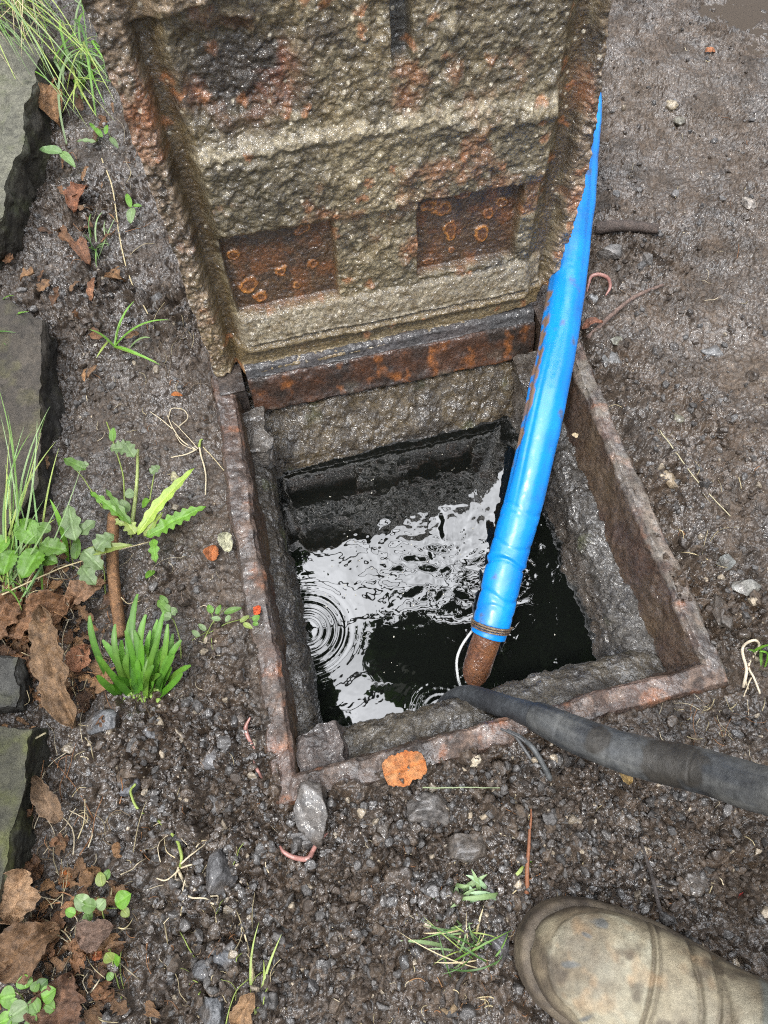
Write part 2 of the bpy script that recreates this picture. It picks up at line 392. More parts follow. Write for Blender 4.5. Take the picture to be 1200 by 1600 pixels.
c = mixc(c, (0.062, 0.051, 0.042), np.clip(0.35 + 1.2 * n4, 0, 1) * np.clip(0.5 * cm + 0.25, 0, 1) * 0.55)
c = mixc(c, (0.070, 0.050, 0.034), np.clip(sm, 0, 1) * np.clip(0.6 + 0.8 * n1, 0, 1))
c = mixc(c, (0.026, 0.018, 0.012), leftm * 0.6)
c = mixc(c, (0.15, 0.115, 0.085), np.clip(n3 * 2.2 - 0.85, 0, 1) * 0.6)
uu, vv = uv_of(XY)
def zlook(x, y):
    i = int(np.clip(np.searchsorted(xs, x) - 1, 0, len(xs) - 2)); j = int(np.clip(np.searchsorted(ys, y) - 1, 0, len(ys) - 2))
    a = (x - xs[i]) / (xs[i + 1] - xs[i]); b = (y - ys[j]) / (ys[j + 1] - ys[j])
    return float(H[j, i] * (1 - a) * (1 - b) + H[j, i + 1] * a * (1 - b) + H[j + 1, i] * (1 - a) * b + H[j + 1, i + 1] * a * b)
def gz(px, py):
    """where the ground is under a pixel: x, y, z"""
    z = 0.0
    for _ in range(4):
        p = at(px, py, z); z = zlook(p[0], p[1])
    p = at(px, py, z); return p
Fg = gridF(len(ys), len(xs))
cu = uu.reshape(-1)[Fg].mean(1); cv = vv.reshape(-1)[Fg].mean(1)
hole = (cu > 0.010) & (cu < 0.454) & (cv > 0.010) & (cv < 0.515)
V = np.concatenate([XY, H[..., None]], -1)
V3, F3, C3 = compact(V, Fg[~hole], c)
g = raw_mesh('ground', V3, F3, M_mud, None, C3); tag(g, None, None, None, 'structure')
g['label'] = 'wet dark brown trampled mud around the open chamber'

# shallow puddle upper right
pc = at(1215, -20, -0.0)[:2]; t = np.linspace(0, 2 * math.pi, 120, endpoint=False)
pr = 0.20 + 0.03 * np.sin(2 * t + 1) + 0.02 * fbm(np.stack([np.cos(t), np.sin(t), 0 * t], 1), 2.2, 4, 9)
pz = float(np.percentile(ground(pc + 0.07 * rng.normal(size=(400, 2)))[0], 40))
ringN = 26
rr_ = np.linspace(0.02, 1, ringN)
PV = np.array([[pc[0] + pr[j] * k * math.cos(t[j]) * 1.3, pc[1] + pr[j] * k * math.sin(t[j]), pz] for k in rr_ for j in range(120)])
PV[:, 2] += 0.00025 * fbm(PV, 60, 3, 4)
o = raw_mesh('puddle', PV, gridF(ringN, 120, cc=True), M_puddle); tag(o, 'shallow brown puddle in the mud at the upper right', 'puddle', None, 'structure')

# ------------------------------------------------------------------ frame, chamber, water
def inset_ring(ins, z, n_per):
    """ins: four insets (near, right, far, left); returns n points around"""
    Q = [QA, QB, QC, QD]; cen = sum(Q) / 4; lines = []
    for i in range(4):
        a, b = Q[i][:2], Q[(i + 1) % 4][:2]; d = (b - a) / np.linalg.norm(b - a); n = np.array([-d[1], d[0]])
        if (cen[:2] - a) @ n < 0: n = -n
        lines.append((a + n * ins[i], d))
    C4 = []
    for i in range(4):
        (a, d), (b, e) = lines[i - 1], lines[i]; Mx = np.array([[d[0], -e[0]], [d[1], -e[1]]]); s_ = np.linalg.solve(Mx, b - a); C4.append(a + d * s_[0])
    pts = []; side = []
    for i in range(4):
        a, b = C4[i], C4[(i + 1) % 4]; k = np.linspace(0, 1, n_per[i], endpoint=False)[:, None]
        pts.append(a * (1 - k) + b * k); side.append(np.stack([np.full(n_per[i], i), k[:, 0]], 1))
    zz = np.concatenate([np.full(n_per[i], z[i]) for i in range(4)])
    return np.concatenate([np.concatenate(pts), zz[:, None]], 1), np.concatenate(side)
def smooth_wrap(a, k):
    if k < 1: return a
    b = a.copy(); s = a.copy()
    for j in range(1, k + 1): s = s + np.roll(b, j, 0) + np.roll(b, -j, 0)
    return s / (2 * k + 1)
def loft(profile, nper, sub, zsm=5):
    """profile rows: ((near ins,z),(right..),(far..),(left..))"""
    pr = np.array(profile, float)                              # (k,4,2)
    d = np.concatenate([[0], np.cumsum(np.abs(np.diff(pr, axis=0)).sum((1, 2)) / 4)]); t = np.linspace(0, d[-1], sub)
    # keep the profile's own corners in the sampling
    t = np.unique(np.concatenate([t, d])); pr2 = np.stack([[np.interp(t, d, pr[:, s, k]) for k in (0, 1)] for s in range(4)], 0)   # 4,2,n
    rows = []; sd_ = None
    for j in range(len(t)):
        p, sd_ = inset_ring(pr2[:, 0, j], pr2[:, 1, j], nper); p[:, 2] = smooth_wrap(p[:, 2], zsm); rows.append(p)
    return np.stack(rows), sd_, t / d[-1]
manhole = thing('manhole', 'open rusty manhole with its crusted ribbed lid hinged up over a flooded hole', 'manhole', QA)
#          near            right            far              left
prof = [((0.000, -0.060), (0.000, -0.060), (0.000, -0.060), (0.000, -0.060)),
        ((0.000, -0.006), (0.000, -0.006), (0.000, -0.006), (0.000, -0.006)),
        ((0.004, 0.0005), (0.004, 0.0005), (0.004, -0.003), (0.004, 0.0005)),
        ((0.026, 0.0010), (0.018, 0.0010), (0.012, -0.003), (0.024, 0.0010)),
        ((0.029, -0.003), (0.022, -0.003), (0.016, -0.008), (0.028, -0.004)),
        ((0.032, -0.040), (0.043, -0.058), (0.024, -0.060), (0.031, -0.046)),
        ((0.032, -0.060), (0.045, -0.075), (0.024, -0.070), (0.031, -0.060))]
V, side, tt = loft(prof, (330, 330, 260, 330), 90)
Pn = V; wob = 0.0042 * np.stack([fbm(Pn, 22, 3, 201), fbm(Pn, 22, 3, 211), 0 * V[..., 0]], -1)
nrm = normals_grid(V); nrm *= np.sign((nrm[20, :1] * [0, 0, 1]).sum() + 1e-9) if False else 1
if normals_grid(V)[V.shape[0] // 3].mean(0)[2] < 0: nrm = -nrm
topm = (V[..., 2] > -0.004)
D = 0.0022 * fbm(Pn, 120, 4, 221) + 0.0010 * np.abs(fbm(Pn, 300, 2, 231)) + 0.0016 * fbm(Pn, 45, 2, 241)
V2 = V + wob + nrm * D[..., None]
s0 = side[:, 0][None] * np.ones_like(V[..., 0])
a1 = np.clip(0.5 + 1.1 * fbm(Pn, 30, 4, 251), 0, 1); a2 = np.clip(0.5 + 1.3 * fbm(Pn, 90, 3, 261), 0, 1)
cf = mixc((0.092, 0.055, 0.040), (0.036, 0.025, 0.019), a1)
cf = mixc(cf, (0.17, 0.115, 0.085), np.clip(a2 * 1.8 - 0.95, 0, 1) * 0.8); cf = mixc(cf, (0.045, 0.034, 0.026), np.clip(fbm(Pn, 14, 4, 291) * 2.4 + .1, 0, 1) * .7)
cf = mixc(cf, (0.30, 0.10, 0.030), np.clip(fbm(Pn, 55, 3, 271) * 2.4 - 0.85, 0, 1) * 0.6)
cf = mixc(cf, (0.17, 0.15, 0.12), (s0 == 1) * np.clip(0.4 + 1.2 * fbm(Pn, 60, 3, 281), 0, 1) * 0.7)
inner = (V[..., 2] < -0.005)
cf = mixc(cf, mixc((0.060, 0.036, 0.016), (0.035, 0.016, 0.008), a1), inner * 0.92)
Fr = gridF(V.shape[0], V.shape[1], cc=True)
ii = inner.reshape(-1)[Fr].mean(1) > 0.5; rowi = Fr[:, 0] // V.shape[1]; insidef = ii & (tt[rowi] > 0.4)
for nm, m_ in (('frame', ~insidef), ('inner_face', insidef)):
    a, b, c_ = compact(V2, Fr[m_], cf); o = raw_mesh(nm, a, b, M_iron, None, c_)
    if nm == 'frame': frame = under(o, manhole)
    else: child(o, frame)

prof = [((0.015, -0.040), (0.030, -0.062), (0.010, -0.030), (0.015, -0.048)),
        ((0.030, -0.036), (0.041, -0.056), (0.040, -0.048), (0.027, -0.046)),
        ((0.058, -0.044), (0.055, -0.058), (0.062, -0.056), (0.042, -0.052)),
        ((0.066, -0.052), (0.066, -0.066), (0.080, -0.078), (0.0475, -0.060)),
        ((0.069, -0.075), (0.076, -0.085), (0.100, -0.105), (0.0490, -0.080)),
        ((0.071, -0.112), (0.082, -0.112), (0.108, -0.118), (0.0500, -0.112)),
        ((0.071, -0.300), (0.082, -0.300), (0.112, -0.300), (0.0500, -0.300))]
V, side, tt = loft(prof, (300, 300, 300, 300), 120, 9)
nrm = normals_grid(V)
if nrm[3].mean(0)[2] < 0: nrm = -nrm
s0 = side[:, 0][None] * np.ones_like(V[..., 0])
D = 0.0042 * fbm(V, 28, 4, 301) + 0.0034 * fbm(V, 100, 4, 311) + 0.0018 * np.abs(fbm(V, 300, 2, 321))
D = D * np.where(s0 == 1, 1.7, 1.25) + (s0 == 2) * .012 * side[:, 1][None] * sst(.02, -.02, V[..., 2] + .085) + 0.004 * np.clip(fbm(V, 18, 3, 305) * 2, 0, 1)
def lump(px, py, z, rad, a):
    c0 = at(px, py, z); return a * np.exp(-((V - c0) ** 2).sum(-1) / rad ** 2)
D = D + lump(905, 905, -.06, .016, .020) + lump(880, 900, -.065, .010, .010) + lump(965, 1000, -.06, .013, .006) + lump(890, 780, -.06, .02, .004)
D = D + lump(395, 700, -.045, .014, .010) + lump(690, 1115, -.05, .02, .003) + lump(1010, 1030, -.06, .018, .006)
V2 = V + nrm * D[..., None]
a1 = np.clip(0.5 + 1.1 * fbm(V, 35, 4, 331), 0, 1); a2 = np.clip(0.5 + 1.3 * fbm(V, 130, 3, 341), 0, 1); a3 = np.clip(0.5 + 1.4 * fbm(V, 14, 3, 351), 0, 1)
cc_ = mixc((0.016, 0.012, 0.008), (0.070, 0.056, 0.036), a1 * 0.5 + a2 * 0.5)
cc_ = mixc(cc_, mixc((0.095, 0.068, 0.034), (0.032, 0.022, 0.012), a2), (s0 == 2) * 0.8)
cc_ = mixc(cc_, (0.048, 0.044, 0.040), (s0 == 1) * 0.6)
cc_ = mixc(cc_, (0.070, 0.048, 0.030), (s0 == 1) * sst(-0.07, -0.085, V[..., 2]) * a3)
cc_ = mixc(cc_, (0.022, 0.017, 0.012), np.clip(a3 * 1.9 - 0.75, 0, 1) * 0.85); cc_ = mixc(cc_, (0.028, 0.022, 0.015), (s0 == 3) * sst(.35, .6, a2 * .5 + a1 * .5) * .7); cc_ = mixc(cc_, (0.055, 0.060, 0.022), sst(.25, .5, fbm(V, 24, 4, 361)) * .6 * (V[..., 2] < -.05))
chamber = under(raw_mesh('chamber_wall', V2.reshape(-1, 3), gridF(V.shape[0], V.shape[1], cc=True), M_mortar, None, cc_), manhole)

ZW = -0.110
us = np.arange(0.02, 0.42, 0.00115); vs = np.arange(0.03, 0.45, 0.00115)
U_, V_ = np.meshgrid(us, vs, indexing='xy'); PW = FW(U_, V_, ZW)
def ring(px, py, lam, sl, dec, r0=0.0, thr=0.0):
    c0 = at(px, py, ZW); r = np.hypot(PW[..., 0] - c0[0], PW[..., 1] - c0[1]); k = 2 * math.pi / lam
    return sl / k * np.cos(k * (r - r0)) * np.exp(-(r / dec) ** 2) * sst(thr, thr + 0.004, r)
W_ = ring(480, 985, 0.0095, 0.22, 0.036, thr=.012) + ring(688, 1112, 0.0072, 0.13, 0.022) + ring(735, 1070, 0.0080, 0.07, 0.03)
act = np.exp(-((PW[..., :2] - at(690, 860, ZW)[:2]) ** 2).sum(-1) / 0.085 ** 2) + 0.5 * np.exp(-((PW[..., :2] - at(860, 930, ZW)[:2]) ** 2).sum(-1) / 0.05 ** 2)
wp = PW + 0.012 * np.stack([fbm(PW, 22, 2, 401), fbm(PW, 22, 2, 411), 0 * U_], -1)
W_ = W_ + (0.05 + act) * (0.00072 * fbm(wp, 62, 2, 421, 0.35)) + (0.08 + 0.6 * act) * 0.00022 * fbm(wp, 150, 2, 431)
W_ = W_ + 0.00004 * fbm(PW, 30, 2, 441)
PW = PW + W_[..., None] * ZV
o = raw_mesh('water', PW.reshape(-1, 3), gridF(len(vs), len(us)), M_water)
tag(o, 'black rippled water standing in the chamber', 'water', None, 'structure')

# ------------------------------------------------------------------ lid
LEAN = math.radians(5); LV0 = 0.520
def LP(s, t, h):
    """lid plane: s across, t up, h out of the face towards the viewer"""
    up = FV * math.sin(LEAN) + ZV * math.cos(LEAN); nn = -FV * math.cos(LEAN) + ZV * math.sin(LEAN)
    return QA + s[..., None] * FU + LV0 * FV + t[..., None] * up + h[..., None] * nn
S0 = np.linspace(0, 1, 440); T0 = np.linspace(-0.012, 0.445, 450)
SS, TT = np.meshgrid(S0, T0, indexing='xy')
# outline of the lid, a little irregular
_up = FV * math.sin(LEAN) + ZV * math.cos(LEAN); _nn = -FV * math.cos(LEAN) + ZV * math.sin(LEAN)
def on_lid(px, py, hh=0.010):
    d = (px - 600) / FPX * CR - (py - 800) / FPX * CU + _f; P0 = QA + LV0 * FV + hh * _nn
    P = CO + d * (((P0 - CO) @ _nn) / (d @ _nn)); return (P - QA) @ FU, (P - P0) @ _up
el = np.array(sorted([on_lid(*q)[::-1] for q in ((128, 0), (150, 50), (190, 165), (235, 290), (280, 420), (328, 558))]))
er = np.array(sorted([on_lid(*q)[::-1] for q in ((962, -60), (951, 0), (946, 60), (939, 118), (927, 200), (917, 260), (905, 310), (893, 350), (874, 405), (862, 445), (838, 470))]))
sl = np.interp(T0, el[:, 0], el[:, 1]); sr = np.interp(T0, er[:, 0], er[:, 1])
q = np.stack([T0, 0 * T0, 0 * T0], 1)
sl = sl + 0.003 * fbm(q, 60, 4, 501); sr = sr + 0.0028 * fbm(q + 3, 70, 4, 511)
S = sl[:, None] * (1 - SS) + sr[:, None] * SS; T = TT + 0.0 * S
lowedge = 0.003 + 0.030 * (S / 0.44) ** 2 * 0.55 + 0.0025 * fbm(np.stack([S, 0 * S, 0 * S], -1), 50, 4, 521)   # ragged bottom edge
T = np.where(T < 0.05, lowedge + (T + 0.012) / 0.062 * (0.05 - lowedge), T)
ST = np.stack([S, T], -1); P = p3(ST)
wS = S + 0.0020 * fbm(P, 40, 3, 531); wT = T + 0.0024 * fbm(P, 40, 3, 541)
rimw = np.maximum(sst(0.046, 0.034, wS), sst(0.434, 0.446, wS)); rimw = np.maximum(rimw, sst(0.396, 0.404, wT - .22 * np.clip(wS - .05, 0, 1)))
groove = np.maximum(box(wS, 0.043, 0.057, 0.004), box(wS, 0.420, 0.434, 0.004))
panel = box(wS, 0.062, 0.412, 0.006) * box(wT, 0.035, 0.44, 0.006)
h = 0.012 * rimw + 0.008 * panel - 0.003 * groove
h = h + panel * (0.010 * sst(0.205, 0.19, wT) * 0 + 0.011 * np.exp(-((wT - 0.280 - 0.004 * np.sin(wS * 9)) / 0.010) ** 2)
                 + 0.009 * box(wT, 0.196, 0.275, 0.006) + 0.004 * sst(0.28, 0.30, wT) - 0.004 * box(wT, 0.29, 0.39, 0.01) * box(wS, 0.07, 0.13, 0.01))
pk = box(wS, 0.064, 0.181, 0.0022) * box(wT, 0.086, 0.190, 0.0022); pk2 = box(wS, 0.275, 0.390, 0.0022) * box(wT, 0.094 + 0.0 * wS, 0.197, 0.0022)
pock = np.maximum(pk, pk2)
h = h - 0.007 * box(wS, 0.068, 0.165, 0.010) * box(wT, 0.318, 0.388, 0.010)
h = h - 0.011 * pock
# sloping sill, its caught light coloured in below, and the lower lip
sill = box(wS, 0.056, 0.430, 0.004) * box(wT, 0.050, 0.084, 0.003)
h = h + 0.013 * sill * (0.4 + 0.6 * sst(0.086, 0.054, T)) + 0.015 * box(wS, 0.05, 0.436, 0.005) * sst(0.056, 0.040, wT) + 0.008 * box(wT, -0.02, 0.010, 0.005) * box(wS, 0.05, 0.44, 0.004)
slot = box(wS, 0.2495, 0.2655, 0.0018) * sst(0.340, 0.345, wT) * (T < 0.43); h = h - 0.013 * slot
# crust
F1, F2, R = worley(ST + 0.003 * np.stack([fbm(P, 90, 2, 551), fbm(P, 90, 2, 561)], -1), 105, 9)
knob = np.sqrt(np.clip(1 - (F1 / 0.6) ** 2, 0, 1)) * R
F1b, F2b, Rb = worley(ST, 260, 19); knob2 = np.sqrt(np.clip(1 - (F1b / 0.6) ** 2, 0, 1)) * Rb
smooth_ = np.clip(pock * 0.85 + sill * 0.55 + slot + 0.6 * groove, 0, 1)
lip = sst(0.056, 0.044, wT)
cr_a = (1 - smooth_) * (1 - 0.7 * lip * (1 - rimw)) * (1 - .75 * np.maximum(box(wS, .041, .066, .003), box(wS, .410, .438, .003)))
h = h + cr_a * ((0.0010 + 0.0034 * rimw * np.clip(.5 + 1.5 * fbm(P, 14, 2, 575), 0, 1)) * knob + (0.0010 + 0.0008 * rimw) * knob2 + 0.0036 * fbm(P, 34, 4, 571) * (1 - 0.3 * rimw) + 0.0030 * (0.6 - np.abs(fbm(P, 60, 3, 577)))
                + 0.0026 * fbm(P, 150, 3, 581)) + 0.0009 * fbm(P, 300, 2, 591)
# scattered tubercles
for (sx, tx, r_, a_) in [(0.20, .165, .004, .003), (.255, .205, .006, .005), (.335, .265, .007, .006), (.36, .262, .006, .005), (.18, .245, .006, .005), (.205, .235, .005, .006), (.30, .36, .006, .006), (.345, .215, .004, .005),
                          (.12, .34, .008, .005), (.23, .30, .006, .006), (.26, .235, .005, .004), (.40, .30, .006, .006), (.24, .15, .005, .005), (.26, .12, .005, .005), (.215, .13, .006, .004)]:
    h = h + a_ * np.exp(-(((S - sx) ** 2 + (T - tx) ** 2) / r_ ** 2) ** 1.5)
scabs = [(.082, .118, .0085, .011), (.095, .099, .008, .006), (.122, .128, .006, .006), (.158, .130, .006, .006), (.075, .160, .006, .006), (.150, .178, .008, .005), (.135, .105, .004, .004),
         (.303, .172, .012, .007), (.290, .178, .008, .006), (.313, .140, .006, .012), (.328, .185, .010, .006), (.352, .128, .008, .010), (.357, .155, .005, .006), (.372, .165, .006, .005), (.367, .190, .008, .004), (.318, .112, .003, .003), (.290, .103, .008, .003)]
scab = np.zeros_like(S); scabr = np.zeros_like(S)
for sx, tx, ra, rb in scabs:
    dd = np.sqrt(((wS - sx) / ra) ** 2 + ((wT - tx) / rb) ** 2) + 0.75 * fbm(P, 110, 3, int(sx * 1e4)); scab = np.maximum(scab, sst(1.25, 0.85, dd)); scabr = np.maximum(scabr, np.exp(-((dd - 0.85) / 0.2) ** 2))
h = h + pock * (0.0012 * scab + 0.0007 * scabr + .0010 * fbm(P, 90, 3, 599))
VL = LP(S, T, h)
a1 = np.clip(0.5 + 1.2 * fbm(P, 30, 4, 601), 0, 1); a2 = np.clip(0.5 + 1.3 * fbm(P, 120, 4, 611), 0, 1); a3 = np.clip(fbm(P + .004 * a2[..., None], 30, 5, 621) * 3.4 - 0.75, 0, 1); a4 = np.clip(0.5 + 1.5 * fbm(P, 12, 3, 641), 0, 1)
cl_ = mixc((0.160, 0.114, 0.050), (0.048, 0.031, 0.013), a1)
cl_ = mixc(cl_, (0.27, 0.22, 0.13), np.clip(a2 * 1.7 - 0.65, 0, 1) * 0.75)
cl_ = mixc(cl_, (0.20, 0.165, 0.095), (0.3 + 0.7 * a4) * 0.45 * panel)
cl_ = cl_ * (.80 + .35 * np.clip(fbm(P, 9, 4, 645) * 1.6, -1, 1))[..., None]; cl_ = mixc(cl_, (0.30, 0.105, 0.035), a3 * (0.45 + 0.35 * rimw) * (1 - sill))
cl_ = mixc(cl_, (0.30, 0.25, 0.16), np.exp(-((wT - 0.286 - 0.004 * np.sin(wS * 9)) / 0.008) ** 2) * panel * (.3 + .6 * a2)); cl_ = mixc(cl_, (0.30, 0.20, 0.13), rimw * a2 * 0.55)  # pale rib crest: wet highlight put into the colour; then rim tint
cl_ = mixc(cl_, (0.075, 0.045, 0.015), groove * 0.8)
cl_ = mixc(cl_, mixc((0.26, 0.22, 0.15), (0.13, 0.095, 0.05), a2), sill * 0.8 * box(wT, .05, .086, .002))  # sill painted pale for the light it catches
cl_ = mixc(cl_, (0.15, 0.105, 0.045), lip * (1 - rimw) * 0.8)
cl_ = mixc(cl_, (0.26, 0.20, 0.11), np.exp(-((T - 0.012 - 0.016 * (S / 0.44) ** 2) / 0.005) ** 2) * 0.7)
dk = np.exp(-(((S - 0.115) / 0.045) ** 2 + ((T - 0.352) / 0.036) ** 2) ** 1.5); cl_ = mixc(cl_, mixc((0.030, 0.020, 0.012), (0.20, 0.055, 0.02), np.clip(a1 * 1.8 - 0.8, 0, 1)), np.clip(dk * (1.3 + fbm(P, 25, 3, 671)), 0, .95))
pc_ = mixc((0.050, 0.026, 0.012), (0.085, 0.045, 0.018), a2)
pc_ = mixc(pc_, (0.16, 0.055, 0.012), np.clip(fbm(P, 50, 4, 631) * 2.2, 0, 1) * .8); pc_ = mixc(pc_, (0.34, 0.115, 0.018), scab * 0.75); pc_ = mixc(pc_, (0.46, 0.19, 0.03), scabr * np.clip(.45 + 1.6 * fbm(P, 70, 3, 635), 0, 1)); pc_ = mixc(pc_, (0.03, 0.015, 0.008), box(scab, 0.9, 1.2, 0.05) * (scabr < 0.3) * 0.6)
cl_ = mixc(cl_, pc_, pock)
cl_ = mixc(cl_, (0.03, 0.03, 0.028), slot * 0.9)
F1c, _, Rc = worley(ST, 160, 29); cl_ = mixc(cl_, (0.62, 0.55, 0.42), (Rc > 0.965) * sst(0.30, 0.2, F1c) * 0.8 * (1 - pock))
F1c, _, Rc = worley(ST + .006 * np.stack([fbm(P, 120, 3, 651), fbm(P, 120, 3, 661)], -1), 75, 39); cl_ = mixc(cl_, (0.36, 0.14, 0.05), (Rc > 0.93) * sst(0.55, 0.15, F1c) * 0.65 * (1 - pock) * (1 - sill))
nr, nc = S.shape; FL = gridF(nr, nc); fv = lambda a: a.reshape(-1)[FL].mean(1)
rm = (fv(rimw) > 0.5); lp_ = (fv(T) < 0.052) & ~rm
for nm, m_ in (('lid', ~rm & ~lp_), ('flange', rm), ('bottom_lip', lp_)):
    a, b, c_ = compact(VL, FL[m_], cl_); o = raw_mesh(nm, a, b, M_crust, None, c_)
    if nm == 'lid': lid = under(o, manhole)
    else: child(o, lid)
# body behind the face: sides and outer skin
bi = np.concatenate([np.arange(nc), np.arange(1, nr) * nc + nc - 1, ((nr - 1) * nc + np.arange(nc - 2, -1, -1)), np.arange(nr - 2, 0, -1) * nc])
edge = VL.reshape(-1, 3)[bi]; nback = FV * math.cos(LEAN) - ZV * math.sin(LEAN)
depth = (edge - QA - LV0 * FV) @ nback
back = edge + nback[None] * (0.014 - depth)[:, None]; mid = edge * 0.5 + back * 0.5 + 0.0015 * fbm(edge, 80, 3, 5)[:, None] * FU
ctr = back.mean(0, keepdims=True); nb = len(bi)
VB = np.vstack([edge, mid, back, back * 0.5 + ctr * 0.5, ctr]); FB = gridF(4, nb, cc=True)
j = np.arange(nb); FB = np.vstack([FB, np.stack([3 * nb + j, 3 * nb + (j + 1) % nb, np.full(nb, 4 * nb), np.full(nb, 4 * nb)], 1)])
mb = MB(); mb.add(VB, FB, mixc((0.15, 0.10, 0.06), (0.28, 0.12, 0.05), np.clip(fbm(VB, 60, 3, 8) + 0.5, 0, 1))); child(mb.build('back_plate', M_crust), lid)

# hinge bar along the bottom of the lid
nb_ = 420; ub = np.linspace(0.054, 0.424, nb_)
sec = np.array([(0.520, -0.010), (0.518, 0.004), (0.512, 0.013), (0.505, 0.0155), (0.499, 0.0125), (0.497, 0.006), (0.4945, 0.001), (0.4925, 0.003), (0.4895, 0.001), (0.486, -0.008), (0.482, -0.022), (0.477, -0.036), (0.473, -0.043), (0.480, -0.048), (0.50, -0.050), (0.520, -0.045)])
tq = np.linspace(0, len(sec) - 1, 64); se = np.stack([np.interp(tq, np.arange(len(sec)), sec[:, k]) for k in (0, 1)], 1)
VBn = FW(ub[:, None], se[None, :, 0], se[None, :, 1]); nr_ = normals_grid(VBn)
if nr_[:, 20].mean(0)[2] < 0: nr_ = -nr_
VBn = VBn + nr_ * (0.0022 * fbm(VBn, 70, 4, 701) + 0.0014 * fbm(VBn, 220, 3, 711) + 0.0015 * fbm(VBn * [1, 1, 1], 25, 2, 721))[..., None]
tpos = np.broadcast_to(tq[None], VBn.shape[:2])
b1 = np.clip(0.5 + 1.3 * fbm(VBn, 40, 4, 731), 0, 1)
cb = mixc((0.070, 0.028, 0.012), (0.024, 0.015, 0.010), b1); cb = mixc(cb, (0.10, 0.088, 0.065), np.clip(fbm(VBn, 35, 4, 751) * 2 + .1, 0, 1) * sst(10.0, 12.0, tpos + 1.5 * fbm(VBn, 30, 3, 761)))
cb = mixc(cb, (0.065, 0.066, 0.068), sst(7.5, 6.0, tpos) * 0.75); cb = mixc(cb, (0.30, 0.10, 0.02), np.clip(fbm(VBn, 60, 3, 741) * 2.5 - .5, 0, 1) * sst(7, 9, tpos) * .8)
child(raw_mesh('hinge_bar', VBn.reshape(-1, 3), gridF(nb_, len(tq), cc=True), M_iron, None, cb), lid)
for k, ue in ((0, 0), (1, nb_ - 1)):
    e = VBn[ue]; cen = e.mean(0); mb = MB(); mb.add(np.vstack([e, cen]), np.stack([np.arange(64), (np.arange(64) + 1) % 64, np.full(64, 64)], 1), (0.05, 0.03, 0.02)); child(mb.build('end_cap', M_iron), lid)

def block(name, u0, u1, v0, v1, z0, z1, mat, c1, c2, seed, parent=None, amp=0.003, sc=60, rnd=0.004, n=30):
    tp = [FW(u0, v0, z1), FW(u1, v0, z1), FW(u1, v1, z1), FW(u0, v1, z1)]; bt = [FW(u0, v0, z0), FW(u1, v0, z0), FW(u1, v1, z0), FW(u0, v1, z0)]
    V, F = hexa(tp, bt, n, rnd, amp, sc, seed); mb = MB(); k = np.clip(0.5 + 1.2 * fbm(V, 70, 4, seed + 3), 0, 1); mb.add(V, F, mixc(c1, c2, k))
    o = mb.build(name, mat)
    if parent is not None: child(o, parent)
    return o
block('hinge_lug', 0.018, 0.049, 0.478, 0.520, -0.055, 0.003, M_iron, (0.030, 0.022, 0.018), (0.060, 0.045, 0.036), 31, frame, 0.0016)
block('hinge_lug', 0.430, 0.447, 0.480, 0.518, -0.055, 0.002, M_iron, (0.030, 0.022, 0.018), (0.070, 0.045, 0.03), 32, frame, 0.0016)
block('mortar_lump', 0.030, 0.062, 0.405, 0.470, -0.07, -0.026, M_mortar, (0.040, 0.032, 0.025), (0.10, 0.088, 0.075), 33, chamber, 0.012, 38, .006)
block('mortar_lump', 0.395, 0.432, 0.400, 0.475, -0.16, -0.030, M_mortar, (0.045, 0.033, 0.022), (0.10, 0.085, 0.07), 34, chamber, 0.013, 34, .006)
o = block('broken_stone', 0.027, 0.074, 0.027, 0.067, -0.080, -0.016, M_mortar, (0.030, 0.022, 0.018), (0.075, 0.058, 0.05), 35, None, 0.011, 38, .006)
tag(o, 'dark wet broken stone in the near left corner of the frame', 'stone')

# ------------------------------------------------------------------ blue hose
hose = thing('discharge_hose', 'bright blue lay-flat hose on a brown pipe, rising from the water behind the lid', 'hose', at(738, 1070, ZW))
hp = [(733, 1085, -.135), (752, 1022, -.100), (768, 975, -.078), (791, 880, -.050), (817, 790, -.022), (838, 700, .008), (857, 610, .034), (876, 510, .050), (892, 400, .050), (905, 290, .044), (915, 150, .036), (900, 20, .030), (860, -160, .03)]
hpts = np.array([at(*q) for q in hp]); path = catmull(hpts, 520)
k0 = int(520 * 1.72 / 12)
n_ = len(path) - k0; seg = 96; tpar = np.linspace(0, 1, n_); ang = np.linspace(0, 2 * math.pi, seg, endpoint=False)
T_, A_, B_ = frames(path[k0:])
dirs = A_[:, None] * np.cos(ang)[:, None] + B_[:, None] * np.sin(ang)[:, None]
pp = path[k0:, None] + dirs * 0.022
dsp = 0.0012 * fbm(pp, 22, 2, 801) + 0.0002 * fbm(pp, 150, 2, 811)
# soft creases low down where it bends, slack longitudinal fold further up
for tc_, a_ in ((.055, .0010), (.075, .0014), (.125, .0022), (.132, -.0012), (.155, .0009), (.20, .0008), (.215, .0007)):
    dsp = dsp - a_ * np.exp(-((tpar[:, None] - tc_ - 0.006 * np.sin(ang * 2 + tc_ * 90)) / 0.0035) ** 2)
fold = np.exp(-((((ang + math.pi) % (2 * math.pi) - math.pi)[None] - (2.4 + 0.5 * tpar[:, None])) / 0.25) ** 2)
dsp = dsp - 0.0022 * fold * sst(.25, .5, tpar)[:, None]
zang = np.arctan2(B_[:, 2], A_[:, 2])[:, None]; da = (ang[None] - zang + math.pi) % (2 * math.pi) - math.pi
for a0, dep, wd in ((.75, .0026, .30), (-.45, .0012, .10), (-1.2, .0020, .22)):
    dsp = dsp - dep * np.exp(-((da - a0 - .10 * np.sin(tpar[:, None] * 14)) / wd) ** 2) * sst(.16, .36, tpar)[:, None] * (.7 + .5 * np.sin(tpar[:, None] * 9 + a0))
